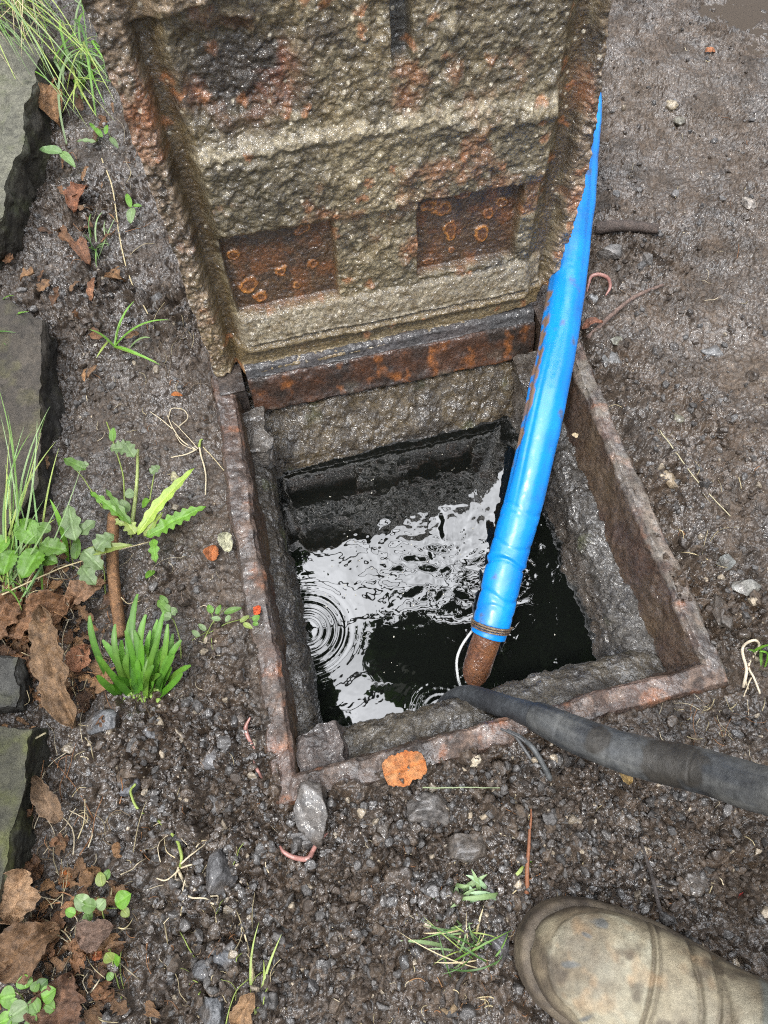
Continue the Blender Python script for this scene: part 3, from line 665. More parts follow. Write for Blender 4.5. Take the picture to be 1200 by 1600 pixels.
rad = np.interp(tpar, [0, .012, .03, .2, 1], [0.0205, 0.0205, 0.0215, 0.0225, 0.0225])
V, F = tube(path[k0:], rad, seg, 0.93, dsp, caps=True)
Vc = V[:-2].reshape(n_, seg, 3)
lefts = -(Vc - path[k0:, None]) @ CR / 0.022 + 0.25 * (Vc - path[k0:, None]) @ CU / 0.022
sm_ = sst(.42, .60, (fbm(Vc, 70, 4, 821) + 0.62) * sst(0.55, 1.05, lefts) * box(tpar[:, None], .30, .58, .04))
ch = mixc((0.004, 0.215, 0.62), (0.003, 0.165, 0.53), np.clip(0.5 + fbm(Vc, 20, 2, 831), 0, 1))
ch = mixc(ch, (0.22, 0.12, 0.035), sm_ * 0.9); ch = mixc(ch, (0.02, 0.10, 0.25), np.clip(fbm(Vc, 35, 4, 825) * 2.5 - .6, 0, 1) * .5); ch = mixc(ch, (0.085, 0.075, 0.055), sst(.38, .62, fbm(Vc, 48, 5, 827)) * .75)
dirt = np.clip(fbm(Vc, 300, 2, 841) * 3 - 1.75, 0, 1); ch = mixc(ch, (0.05, 0.06, 0.06), dirt * 0.5)
mb = MB(); mb.add(V, F, np.vstack([ch.reshape(-1, 3), [[0.004, .2, .7]] * 2])); under(mb.build('sleeve', M_hose), hose)
pth = path[:k0 + 12]; V, F = tube(pth, 0.0165, 48, 1, 0.0005 * fbm(np.repeat(pth[:, None], 48, 1) + np.stack([np.cos(np.linspace(0, 6.28, 48)), np.sin(np.linspace(0, 6.28, 48)), np.zeros(48)], 1) * .016, 90, 3, 5))
cpipe = mixc((0.085, 0.028, 0.010), (0.14, 0.055, 0.020), np.clip(fbm(V, 60, 4, 9) * 1.3 + .5, 0, 1))
mb = MB(); mb.add(V, F, cpipe); under(mb.build('brown_pipe', M_iron), hose)
# hose clip just above the sleeve's end
ic = k0 + 10; c0 = path[ic]; Ta, Aa, Ba = frames(path[ic - 3:ic + 4]); Ta, Aa, Ba = Ta[3], Aa[3], Ba[3]
mb = MB()
for off, rr2, w2 in ((0.0, .0222, .0013), (.0030, .0225, .0015), (-.0028, .0221, .0010)):
    a = np.linspace(0, 2 * math.pi, 90); ringp = c0 + Ta * (off + 0.0012 * np.sin(a * 1 + 1))[:, None] + (Aa[None] * np.cos(a)[:, None] + Ba[None] * np.sin(a)[:, None]) * (rr2 + 0.0004 * np.sin(3 * a))[:, None]
    V, F = tube(ringp, w2, 8, 1, caps=False); mb.add(V, F, mixc((0.16, 0.12, 0.075), (0.09, 0.05, 0.025), np.clip(.5 + fbm(V, 200, 3, 3), 0, 1)))
rt = c0 + (CR - 0.1 * CU) * 0.0225 ; V, F = rock(rt, (.0045, .0035, .005), 12, 2, .3); mb.add(V, F, (0.12, 0.085, 0.05))
under(mb.build('hose_clip', M_iron), hose)
# white cord beside the pipe
cp = [at(738, 985, -.085), at(722, 1008, -.09), at(714, 1030, -.098), at(715, 1055, -.104), at(721, 1075, -.112), at(735, 1092, -.125)]
V, F = tube(catmull(cp, 60), 0.0016, 8, 1); mb = MB(); mb.add(V, F, (0.42, 0.43, 0.42)); o = mb.build('cord', M_straw); tag(o, 'pale cord looped down beside the brown pipe into the water', 'cord')

# ------------------------------------------------------------------ black hose
bh = thing('suction_hose', 'black muddy rubber hose crossing the near rim into the water', 'hose', at(835, 1118, 0.0))
bp = [(686, 1118, -.125), (694, 1103, -.098), (712, 1091, -.072), (740, 1088, -.048), (785, 1103, -.018), (835, 1118, .012), (900, 1148, .040), (990, 1180, .070), (1090, 1203, .105), (1200, 1236, .150), (1320, 1262, .20), (1500, 1290, .27)]
br = [.0080, .0096, .0108, .0114, .0120, .0126, .0152, .0160, .0162, .0162, .0162, .0162]
bpts = np.array([at(*q) for q in bp]); path = catmull(bpts, 440); rad = np.interp(np.linspace(0, len(bp) - 1, 440), np.arange(len(bp)), br)
ks = int(440 * 5.0 / (len(bp) - 1))
for nm, lo, hi, ex in (('nozzle', 0, ks + 10, 0.0), ('hose_body', ks, 440, 0.0022)):
    pt = path[lo:hi]; rd = rad[lo:hi] + ex; m = len(pt); seg = 72
    a = np.linspace(0, 2 * math.pi, seg, endpoint=False); T_, A_, B_ = frames(pt); q = pt[:, None] + (A_[:, None] * np.cos(a)[:, None] + B_[:, None] * np.sin(a)[:, None]) * 0.016
    d = 0.0007 * fbm(q, 60, 3, 851) + 0.0003 * fbm(q, 240, 2, 861)
    if nm == 'hose_body':
        L_ = np.concatenate([[0], np.cumsum(np.linalg.norm(np.diff(pt, axis=0), axis=1))]); rd = rd * sst(-0.004, 0.001, L_)
        for lc in (.002, .035, .085, .16): d = d - 0.0006 * np.exp(-((L_[:, None] - lc) / .0010) ** 2)
    V, F = tube(pt, rd, seg, 0.96, d)
    Vc = V[:-2].reshape(m, seg, 3)
    c_ = mixc((0.012, 0.013, 0.015), (0.034, 0.037, 0.040), np.clip(.5 + 1.2 * fbm(Vc, 40, 4, 871), 0, 1))
    if nm == 'hose_body':
        dust = np.clip(.70 + 1.3 * fbm(Vc, 28, 4, 881) + .8 * fbm(np.stack([np.broadcast_to(L_[:, None] * 12, Vc.shape[:2]), np.broadcast_to(np.sin(a) * 2.2, Vc.shape[:2]), np.broadcast_to(np.cos(a) * 2.2, Vc.shape[:2])], -1), 1.6, 3, 885), 0, 1); c_ = mixc(c_, (0.085, 0.084, 0.077), dust * .7)
        for px, py, rp in ((1030, 1190, .017), (1075, 1212, .012), (895, 1152, .006)):
            cen = at(px, py, .11); dd = np.linalg.norm((Vc - CO) - (((Vc - CO) @ (cen - CO)) / ((cen - CO) @ (cen - CO)))[..., None] * (cen - CO), axis=-1) if False else np.linalg.norm(Vc - pt[np.argmin(np.linalg.norm(pt - at(px, py, .09), axis=1))] - np.array([0, 0, .014]), axis=-1)
            c_ = mixc(c_, (0.022, 0.019, 0.015), sst(1.0, .75, dd / (rp + .008) + .35 * fbm(Vc, 90, 3, 891)) * .95)
    mb = MB(); mb.add(V, F, np.vstack([c_.reshape(-1, 3), [[.03, .03, .03]] * 2])); under(mb.build(nm, M_rubber), bh)

# ------------------------------------------------------------------ rubber boot
g0 = gz(812, 1515); zg = float(g0[2]) + 0.002
toe = at(826, 1468, 0.035 + zg); toe[2] = 0; hd = at(1300, 1672, 0.06)[:2] - toe[:2]; hd /= np.linalg.norm(hd); AX = np.array([hd[0], hd[1], 0]); LA = np.array([-hd[1], hd[0], 0])
boot = thing('rubber_boot', 'muddy pale olive wellington boot with toe towards the hole', 'boot', [toe[0], toe[1], zg])
BWID = .80
def BW(x, y, z): return toe + x[..., None] * AX + y[..., None] * LA + (z + zg)[..., None] * ZV
st = np.array([(.003, .035, 0, .010, .009), (.007, .037, 0, .022, .014), (.014, .040, 0, .033, .019), (.028, .044, 0, .0465, .0245), (.050, .048, 1, .0545, .029), (.080, .051, 4, .0590, .033), (.110, .055, 9, .0590, .037), (.140, .062, 18, .0550, .042), (.17, .072, 30, .0500, .049),
               (.20, .086, 44, .0475, .057), (.226, .108, 60, .048, .062), (.242, .15, 78, .051, .062), (.250, .21, 88, .056, .064), (.252, .28, 90, .061, .068), (.252, .345, 90, .065, .072)])
ni, nj = 420, 300; kk = np.linspace(0, 1, ni) ** 0.8 * (len(st) - 1); sp = catmull(st, 2000); par = np.linspace(0, len(st) - 1, 2000)
ss = np.stack([np.interp(kk, par, sp[:, k]) for k in range(5)], 1)
ph = np.linspace(0, 2 * math.pi, nj, endpoint=False); cy = np.sign(np.cos(ph)) * np.abs(np.cos(ph)) ** .88; cz = np.sign(np.sin(ph)) * np.abs(np.sin(ph)) ** .92
tau = np.radians(ss[:, 2])[:, None]; yy = ss[:, 3][:, None] * cy * BWID; ee = ss[:, 4][:, None] * cz
xx = ss[:, 0][:, None] - np.sin(tau) * ee; zz = ss[:, 1][:, None] + np.cos(tau) * ee
VBt = BW(xx, yy, zz); nb2 = normals_grid(VBt)
if nb2[120, 75][2] < 0: nb2 = -nb2
arc = xx + 0.10 * (yy ** 2) / 0.06                       # seams bow a little
seam = 0.092 + 0.012 * np.cos(ph)[None] * 0
top_ = sst(0.0, 0.25, np.sin(ph))[None] * np.ones((ni, 1))
d = 0.0012 * fbm(VBt, 30, 3, 901)
foot = (kk < 8.5)[:, None]
s1 = np.exp(-((arc - .0865) / .0016) ** 2); s2 = np.exp(-((arc - .0915) / .0012) ** 2)
s1_, s2_ = s1 * top_, s2 * top_
d = d - 0.0016 * s1_ - 0.0012 * s2_ + 0.0010 * np.exp(-((arc - .0890) / .0012) ** 2) * top_
wig = 0.003 * fbm(np.stack([yy, 0 * yy, 0 * yy], -1), 60, 2, 911)
cre = 0
for xc, wd, a_, tl in ((.121, .0022, .0030, .10), (.131, .0016, .0022, -.06), (.137, .0025, .0020, .04)):
    g_ = np.exp(-((arc + wig + tl * yy - xc) / wd) ** 2) * sst(-.045, .0, yy * 1.0 + .0 * xx + .03) * top_; d = d - a_ * g_; cre = cre + g_
rand = np.exp(-((zz - .031) / .002) ** 2) * (ss[:, 0] < .2)[:, None]; d = d - .0009 * rand
capr = (ss[:, 4][:, None] * 0 + 1) * sst(.020, .026, xx - .0 + 0 * yy) ; cap_in = sst(1.0, .93, np.sqrt((np.clip(.064 - xx, 0, 1) / .054) ** 2 + (yy / (.0530 * BWID)) ** 2) + .10 * fbm(VBt, 45, 4, 905)) * (arc < .085) * (np.sin(ph) > 0)[None]
d = d + .0010 * cap_in
ovl = sst(0, .004, xx - (.152 + 6.5 * (yy - .0) ** 2 - .10 * (yy)) ) * top_; d = d + .0012 * ovl
VB2 = VBt + nb2 * d[..., None]
q1 = np.clip(.5 + 1.2 * fbm(VBt, 26, 4, 921), 0, 1); q2 = np.clip(.5 + 1.2 * fbm(VBt, 75, 4, 931), 0, 1)
cbt = mixc((0.25, 0.215, 0.145), (0.135, 0.105, 0.068), q1)
cbt = mixc(cbt, mixc((0.30, 0.285, 0.215), (0.17, 0.15, 0.11), np.clip(q1 * 1.6 - .6, 0, 1)), np.clip(cap_in * (.10 + .8 * q2), 0, 1))
vcen = np.exp(-(((xx - .16) / .06) ** 2 + ((yy + .01) / .035) ** 2)) * top_; cbt = mixc(cbt, (0.33, 0.305, 0.23), vcen * (.2 + .8 * q2))
cbt = mixc(cbt, (0.13, 0.14, 0.125), ovl * .85)
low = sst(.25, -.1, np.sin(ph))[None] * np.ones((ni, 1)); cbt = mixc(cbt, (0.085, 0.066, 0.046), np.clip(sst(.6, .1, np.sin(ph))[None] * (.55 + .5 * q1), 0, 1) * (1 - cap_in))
cbt = mixc(cbt, (0.07, 0.055, 0.035), np.clip(s1_ * .75 + s2_ * .6 + np.clip(cre, 0, 1) * .55 + rand * .6, 0, .85))
cbt = mixc(cbt, (0.30, 0.20, 0.11), np.clip(fbm(VBt, 60, 3, 941) * 2.4 - .7, 0, 1) * .6)
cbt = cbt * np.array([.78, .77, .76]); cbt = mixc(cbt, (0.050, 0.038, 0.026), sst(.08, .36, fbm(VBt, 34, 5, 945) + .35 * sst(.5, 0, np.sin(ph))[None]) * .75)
for (bx, by, ra, rb, an) in ((.030, -.004, .007, .0022, .4), (.050, -.034, .007, .002, .9), (.036, .020, .004, .002, 0), (.119, -.035, .004, .003, 0), (.118, -.052, .007, .003, 1.3), (.045, .032, .007, .003, .2)):
    X1 = (xx - bx) * math.cos(an) + (yy - by) * math.sin(an); Y1 = -(xx - bx) * math.sin(an) + (yy - by) * math.cos(an)
    cbt = mixc(cbt, (0.07, 0.075, 0.075), sst(1.3, .5, np.sqrt((X1 / ra) ** 2 + (Y1 / rb) ** 2) + .5 * fbm(VBt, 160, 3, 951)) * top_ * .8)
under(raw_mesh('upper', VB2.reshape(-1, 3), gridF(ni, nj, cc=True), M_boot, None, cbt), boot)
V, F = tube(np.array([VB2[0].mean(0) - AX * .0004, VB2[0].mean(0) + AX * .002]), .010, 24)
# lining of the shaft, so that the opening is not paper thin
lin = ss[-60:]; tl_ = np.radians(lin[:, 2])[:, None]; yl = (lin[:, 3] - .003)[:, None] * cy * BWID; el = (lin[:, 4] - .003)[:, None] * cz
VLn = BW(lin[:, 0][:, None] - np.sin(tl_) * el, yl, lin[:, 1][:, None] + np.cos(tl_) * el); VLn = np.concatenate([VLn, VB2[-1:]], 0)
mb = MB(); mb.add(VLn.reshape(-1, 3), gridF(61, nj, cc=True), (0.10, 0.09, 0.06)); under(mb.build('lining', M_boot), boot)
# sole: plan outline swept up the rand
xo = np.concatenate([np.linspace(0, 1, 160) ** 1.6 * .16, np.linspace(.162, .300, 90)])
hw = np.interp(xo, [0, .002, .006, .014, .028, .05, .08, .11, .14, .18, .22, .26, .285, .296, .300], [.004, .017, .0275, .040, .0525, .0605, .0648, .0645, .0605, .053, .048, .047, .040, .022, .004])
for _ in range(2): hw[2:-2] = (hw[:-4] + hw[1:-3] + hw[2:-2] + hw[3:-1] + hw[4:]) / 5
ox = np.concatenate([xo, xo[::-1]]) - .006; oy = np.concatenate([hw, -hw[::-1]]) * BWID; no = len(ox)
prs = [(.0, -.010), (0, .008), (.001, .012), (-.001, .016), (.0006, .0215), (-.0012, .024), (.0, .028), (-.003, .033), (-.009, .036), (-.020, .037)]
rows = []
for off, z_ in prs:
    f_ = 1 + off / .06; rows.append(BW(.14 + (ox - .14) * (1 + off / .14), oy * f_, np.full(no, z_) + (z_ > 0.01) * .0006 * np.sin(ox * 500)))
VS = np.stack(rows); VS = VS + .0006 * fbm(VS, 90, 3, 961)[..., None] * ZV
mb = MB(); sc_ = mixc((0.045, 0.034, 0.025), (0.12, 0.095, 0.065), np.clip(.5 + 1.3 * fbm(VS, 45, 4, 971), 0, 1)); mb.add(VS.reshape(-1, 3), gridF(len(prs), no, cc=True), sc_); under(mb.build('sole', M_boot), boot)

# ------------------------------------------------------------------ stone slabs on the left
def slab(pts, zt, zb, c1, c2, c3, label, seed, amp=.012, n=90, zs=None):
    tp = [at(x, y, zt) for x, y in pts]; bt = [np.array([p[0], p[1], zb]) for p in tp]
    V, F = hexa(tp, bt, n, .003, amp, 26, seed); D = np.stack([fbm(V, 140, 4, seed + 41 + k) for k in (0, 5, 9)], 1) * .0012; V = V + D
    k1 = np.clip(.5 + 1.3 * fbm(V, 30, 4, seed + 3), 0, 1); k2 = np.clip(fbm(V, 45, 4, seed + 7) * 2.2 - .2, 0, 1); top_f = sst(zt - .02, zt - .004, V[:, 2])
    C = mixc(mixc(c2, c1, top_f), c3, k2 * .6); C = C * (0.75 + .5 * k1)[:, None]  # sides darker than the top: shade put into the stone colour
    mb = MB(); mb.add(V, F, C); o = mb.build('stone_slab', M_slab); tag(o, label, 'stone slab'); return o
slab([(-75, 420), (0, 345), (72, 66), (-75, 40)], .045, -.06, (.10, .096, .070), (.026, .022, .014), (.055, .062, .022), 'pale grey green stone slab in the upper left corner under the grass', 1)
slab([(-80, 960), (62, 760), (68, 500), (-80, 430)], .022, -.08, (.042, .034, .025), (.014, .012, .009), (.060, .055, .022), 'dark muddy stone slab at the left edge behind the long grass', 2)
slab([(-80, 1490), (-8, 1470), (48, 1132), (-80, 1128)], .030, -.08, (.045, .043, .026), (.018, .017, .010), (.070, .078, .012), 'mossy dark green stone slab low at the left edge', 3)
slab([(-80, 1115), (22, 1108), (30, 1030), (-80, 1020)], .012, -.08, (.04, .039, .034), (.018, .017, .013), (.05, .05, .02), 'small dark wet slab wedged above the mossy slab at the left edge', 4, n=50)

# ------------------------------------------------------------------ loose stones one can point to
def stone(px, py, wpx, hpx, c, label, seed, ang=0, cat='stone', thick=.75, name='stone', sink=.46, facet=.7, mat=None):
    p = gz(px, py); sx, sy = wpx * .00036, hpx * .00038; szz = min(sx, sy) * thick; p = p + [0, 0, szz * (1 - 2 * sink)]
    V, F = rock(p, (sx, sy, szz), seed, 4, .28, ang, facet)
    k = np.clip(.5 + 1.3 * fbm(V, 160, 4, seed), 0, 1); mb = MB(); C = mixc(mixc(np.array(c) * .65, np.array(c) * 1.35, k), (.045, .034, .025), np.clip(fbm(V, 60, 4, seed + 9) * 2 + .25, 0, 1) * .8 * (max(c) < .2)); mb.add(V, F, C); o = mb.build(name, mat or M_stone); tag(o, label, cat); return o
G1, G2, G3 = (.075, .068, .062), (.10, .098, .10), (.055, .045, .036)
stone(492, 1262, 62, 80, G1, 'rounded muddy stone against the near left corner of the frame', 41, .3, thick=.9)
stone(468, 1312, 52, 34, (.06, .058, .058), 'small dark stone beside the curled pink worm', 42, .1)
stone(662, 1278, 78, 70, G1, 'large muddy stone below the orange leaf', 43, .5)
stone(748, 1192, 34, 22, (.34, .29, .21), 'small cream coloured stone chip beside the near rim', 44, .2)
stone(720, 1322, 70, 40, G3, 'flat brown clod to the right of the large muddy stone', 45, .1)
stone(1048, 752, 26, 42, (.26, .20, .13), 'tan pebble in the mud right of the chamber', 46, .3)
stone(335, 1182, 38, 44, G2, 'grey angular stone left of the rusty frame', 47, .2)
stone(205, 1225, 30, 46, (.065, .066, .072), 'dark blue grey upright stone in the left mud', 48, -.2)
stone(165, 1128, 56, 40, (.062, .063, .066), 'dark flat stone under the bright green clump', 49, .2)
stone(240, 1145, 36, 30, (.066, .066, .068), 'small grey stone right of the dark flat stone', 50, 0)
stone(955, 395, 62, 40, (.085, .078, .072), 'angular grey stone under the thick dark stick', 51, .1)
stone(1010, 405, 34, 32, (.10, .095, .09), 'small grey stone right of the angular stone under the stick', 52, .1)
stone(955, 565, 34, 36, (.08, .078, .075), 'rounded grey stone beside the far right rim', 53, 0)
stone(965, 535, 30, 22, (.16, .16, .12), 'greenish grey pebble near the thin twig', 54, 0)
stone(930, 470, 28, 30, (.12, .12, .12), 'pale grey pebble between the hose and the thin twig', 55, 0)
stone(1048, 165, 34, 30, (.22, .18, .12), 'buff pebble in the wet mud at the upper right', 56, 0)
stone(1168, 318, 36, 28, (.20, .175, .15), 'pale brown pebble in the mud near the right edge', 57, 0)
stone(1060, 190, 30, 20, (.13, .12, .09), 'small olive pebble just below the buff pebble', 58, 0)
stone(1112, 550, 40, 26, (.11, .11, .11), 'flat grey pebble in the smooth mud at the right', 59, 0)
stone(1055, 655, 30, 26, (.15, .14, .10), 'olive stone chip right of the far part of the rim', 60, .4)
stone(1135, 880, 30, 26, (.17, .175, .165), 'light grey angular chip right of the rusty rim', 61, .4)
stone(1165, 920, 44, 34, (.13, .125, .11), 'rounded brownish grey stone near the right edge', 62, 0)
stone(1130, 960, 40, 60, G3, 'dark earth clod touching the right rim', 63, 0)
stone(350, 1500, 28, 34, (.05, .052, .056), 'smooth dark oval pebble in the lower left mud', 64, .2, facet=.1)
stone(330, 1585, 34, 50, (.045, .047, .05), 'glossy black stone at the bottom edge', 65, .1, facet=.1)
stone(325, 1520, 38, 34, (.06, .06, .062), 'dark wet stone above the glossy black stone', 66, .1)
stone(345, 1370, 52, 60, (.058, .056, .056), 'dark grey stone right of the pale rootlets', 67, .1)
stone(880, 1190, 46, 42, G1, 'brown stone under the black hose', 68, .1)
stone(600, 1290, 26, 40, G3, 'narrow upright clod left of the large muddy stone', 69, .1)
stone(780, 1480, 40, 50, (.06, .058, .06), 'dark stone between the grass seedlings and the boot', 70, .1)
stone(250, 470, 56, 46, (.050, .047, .044), 'dark clod at the foot of the lid on the left', 71, .1)
stone(272, 745, 16, 18, (.30, .28, .16), 'tiny yellowish pebble above the left rim', 72)
stone(152, 541, 16, 12, (.36, .34, .30), 'tiny white chip left of the grass sprig', 73)
stone(1085, 1378, 0.1 + 40, 34, G3, 'clod beside the heel side of the boot', 74)
stone(898, 680, 12, 10, (.42, .33, .2), 'tiny orange chip on the brown inner face of the frame', 75, name='pebble')
bpy.data.objects['pebble'].location = Vector([float(a) for a in (at(898, 680, -.02) - at(898, 680, -.012))])
# orange chip of leaf etc further down
mbv = MB()   # gravel: crumbs and grit
def density(px, py):
    p = at(px, py)[:2][None]; return blobs(p, CLODDY)[0]
tmpl = [rock((0, 0, 0), (1, 1, 1), 1000 + k, 1 if k < 30 else 2, .35, 0, 1.0) for k in range(60)]
cnt = 0; tries = 0
while cnt < 13500 and tries < 90000:
    tries += 1
    px, py = rng.uniform(-20, 1220), rng.uniform(-10, 1620); p0 = at(px, py); u_, v_ = uv_of(p0[None, :2]); u_, v_ = u_[0], v_[0]
    if -0.004 < u_ < .468 and -.004 < v_ < .56: continue
    if rng.uniform() > .09 + .91 * min(1, density(px, py)) ** 1.5: continue
    s_ = .0010 + .0052 * rng.uniform() ** 4.5 + .0008 * rng.uniform()
    z = zlook(p0[0], p0[1]); V, F = tmpl[int(rng.integers(0, 30)) if s_ < .002 else int(rng.integers(30, 60))]
    a = rng.uniform(0, 6.28); ca, sa = math.cos(a), math.sin(a); V = V * rng.uniform(.6, 1.25, 3); V = np.stack([V[:, 0] * ca - V[:, 1] * sa, V[:, 0] * sa + V[:, 1] * ca, V[:, 2]], 1) * s_ + np.array([p0[0], p0[1], z + s_ * .2])
    r_ = rng.uniform(); cc = np.array((.036, .025, .017)) if r_ < .62 else np.array((.060, .055, .051)) if r_ < .955 else np.array((.22, .18, .13))
    mbv.add(V, F, cc * rng.uniform(.6, 1.3)); cnt += 1
tm3 = [rock((0, 0, 0), (1, 1, 1), 2000 + k, 3, .4, 0, .5) for k in range(30)]
cnt = 0
while cnt < 520:
    px, py = rng.uniform(-20, 1220), rng.uniform(-10, 1620); p0 = at(px, py); u_, v_ = uv_of(p0[None, :2]); u_, v_ = u_[0], v_[0]
    if -0.004 < u_ < .470 and -.006 < v_ < .56 or rng.uniform() > .10 + min(1, density(px, py)) ** 1.6: continue
    s_ = .0032 + .0058 * rng.uniform() ** 2; V, F = tm3[int(rng.integers(30))]; a = rng.uniform(0, 6.28); ca, sa = math.cos(a), math.sin(a); V = V * rng.uniform(.65, 1.25, 3)
    V = np.stack([V[:, 0] * ca - V[:, 1] * sa, V[:, 0] * sa + V[:, 1] * ca, V[:, 2] * .8], 1) * s_ + np.array([p0[0], p0[1], zlook(p0[0], p0[1]) + s_ * .1]); cc = np.array((.052, .037, .025) if rng.uniform() < .75 else (.062, .058, .055))
    mbv.add(V, F, cc * rng.uniform(.7, 1.3)); cnt += 1
o = mbv.build('gravel', M_mud, smooth=False); tag(o, 'small grit and mud crumbs strewn over the ground', 'gravel', None, 'stuff')

# ------------------------------------------------------------------ plant pieces
def gp(px, py, lift=0.0):
    p = gz(px, py).copy(); p[2] += lift; return p
def mpx(px): return px * .00070
def strand(mb, pts, r0, r1, c, n=24, seg=5, wob=.0008, seed=0):
    q = catmull(pts, n); q = q + wob * np.stack([fbm(q, 90, 2, seed + k) for k in (1, 5, 9)], 1); V, F = tube(q, np.linspace(r0, r1, n), seg); mb.add(V, F, c)
def strand_px(mb, pts, r0, r1, c, n=26, wob=.0008, seed=0, lift=.0025):
    """pts (px,py[,lift]) laid on the ground"""
    P_ = [gp(q[0], q[1], (q[2] if len(q) > 2 else lift)) for q in pts]; strand(mb, P_, r0, r1, c, n, 6, wob, seed)
def blade(mb, base, tip, w, c, arch=.25, n=14, c2=None, side=0.0, fold=.25, wtip=.0):
    """grass blade / strap leaf: folded ribbon with thickness of a sheet"""
    base = np.asarray(base, float); tip = np.asarray(tip, float); d = tip - base; L_ = np.linalg.norm(d); t = np.linspace(0, 1, n)[:, None]
    sidev = np.cross(d, ZV); sidev = sidev / (np.linalg.norm(sidev) + 1e-9)
    q = base + d * t + ZV * (arch * L_ * 4 * t * (1 - t)) + sidev * side * L_ * 4 * t * (1 - t)
    T_ = np.gradient(q, axis=0); T_ /= np.linalg.norm(T_, axis=1, keepdims=True); Sd = np.cross(T_, (q - CO) * 0 + ZV); Sd /= np.linalg.norm(Sd, axis=1, keepdims=True) + 1e-9; Nn = np.cross(Sd, T_)
    ww = w * (np.sin(np.pi * np.clip(t * .80 + .2, 0, 1)) ** .7 * (1 - wtip) + wtip * (1 - t ** 14)); ww[-1] = w * (.04 + .4 * wtip)
    V = np.stack([q - Sd * ww, q - Nn * ww * fold, q + Sd * ww], 1); c = np.asarray(c); c2 = c if c2 is None else np.asarray(c2)
    C = mixc(c, c2, np.repeat(t, 3, 1)); C[:, 1] *= 1.15
    mb.add(V.reshape(-1, 3), gridF(n, 3), C.reshape(-1, 3))
def leaf(mb, base, tip, w, c, lobes=0, depth=.0, curl=.15, up=None, n=22, m=9, serr=0, seed=0, cup=.2, c2=None, crump=.0, rag=0, blunt=.65, wav=.28):
    """broad leaf: base to tip, half width w (m), wavy"""
    base = np.asarray(base, float); tip = np.asarray(tip, float); d = tip - base; L_ = np.linalg.norm(d); T_ = d / L_
    upv = ZV if up is None else np.asarray(up, float); Sd = np.cross(T_, upv); Sd /= np.linalg.norm(Sd); Nn = np.cross(Sd, T_)
    t = np.linspace(0, 1, n)[:, None]; s = np.linspace(-1, 1, m)[None]
    prof = np.sin(np.pi * t ** .8) ** blunt
    if lobes: prof = prof * (1 - depth * (0.5 + .5 * np.cos(2 * np.pi * lobes * t)))
    if serr: prof = prof * (1 - .12 * np.abs(np.sin(np.pi * serr * t)))
    prof = np.maximum(prof, .03)
    if rag:
        sd2 = np.where(s < 0, 1.7, 9.3) + 0 * t; prof = prof * (1 + rag * fbm(np.stack([t + 0 * s, sd2, 0 * sd2 + seed], -1), 5, 3, seed) + rag * .4 * fbm(np.stack([t + 0 * s, sd2, 0 * sd2], -1), 22, 2, seed))
    X_ = s * w * prof; hh = curl * L_ * (4 * t * (1 - t)) + cup * w * np.abs(s) ** 1.5 + .0 * X_
    q = base + d * t[..., None] + Sd * X_[..., None] + Nn * hh[..., None]
    hh2 = fbm(q, 70, 3, seed) * (w * wav + crump) + fbm(q, 200, 2, seed + 3) * crump * .35 - .10 * w * np.exp(-(s / .12) ** 2); q = q + Nn * hh2[..., None]
    c = np.asarray(c); c2 = c * .8 if c2 is None else np.asarray(c2)
    C = mixc(c, c2, np.clip(.5 + fbm(q, 90, 3, seed + 7), 0, 1)); C = mixc(C, c * 1.5, np.exp(-(s / .10) ** 2) * .5 * np.ones_like(t))
    mb.add(q.reshape(-1, 3), gridF(n, m), C.reshape(-1, 3))

GR = (.085, .17, .025); GRB = (.11, .24, .025); GRD = (.045, .10, .02); GRY = (.21, .27, .06); GRP = (.15, .22, .09)
STR = (.40, .33, .19); ROOTC = (.45, .38, .26); BRN = (.20, .095, .04); BRN2 = (.30, .16, .07)

# dead leaves, each a thing
def dead(px, py, lpx, wpx, deg, c, label, seed, curl=.25, lobes=0, depth=0, z=None, c2=None, lift=.003, crump=.0025, name='dead_leaf', cat='leaf', cup=.5, rag=.42, blunt=.55, wav=.28):
    c = np.array(c) * .72; c2 = None if c2 is None else np.array(c2) * .8; a = math.radians(deg); dx, dy = math.cos(a) * lpx / 2, -math.sin(a) * lpx / 2
    if z is None: b = gp(px - dx, py - dy, lift); t_ = gp(px + dx, py + dy, lift)
    else: b = at(px - dx, py - dy, z); t_ = at(px + dx, py + dy, z)
    mb = MB(); leaf(mb, b, t_, mpx(wpx / 2), c, lobes, depth, curl, None, 48, 25, 0, seed, cup, c2, crump, rag, blunt, wav)
    o = mb.build(name, M_dead); tag(o, label, cat); sol = o.modifiers.new('thick', 'SOLIDIFY'); sol.thickness = .0004; return o
dead(90, 172, 62, 56, 100, BRN2, 'curled two-lobed brown leaf between the pale slab and the lid', 1, .4, 2, .45)
dead(127, 316, 42, 40, 60, (.26, .10, .045), 'small reddish brown leaf left of the lid', 2, .3)
dead(133, 402, 38, 30, 120, (.22, .10, .05), 'crumpled brown leaf below the reddish leaf', 3, .35)
dead(147, 456, 34, 14, 80, (.30, .14, .07), 'narrow pinkish brown leaf by the grass sprig', 4, .2)
dead(632, 1200, 68, 42, 20, (.46, .13, .022), 'bright orange leaf lying on the near rusty rim', 5, .05, z=.0170, wav=.07, cup=.02, c2=(.46, .24, .10), crump=.0016, blunt=.24, rag=.30)
dead(104, 1050, 190, 46, 105, (.22, .13, .065), 'long wet brown leaf hanging beside the green clump', 6, .15, crump=.008, lift=.02)
dead(70, 970, 130, 60, 20, (.24, .12, .055), 'large crumpled brown leaf under the long grass', 7, .15, 2, .3, crump=.010, lift=.012)
dead(20, 975, 100, 60, 60, (.20, .10, .045), 'dark brown leaf at the left edge in the leaf heap', 8, .15, 1, .3, crump=.010, lift=.012)
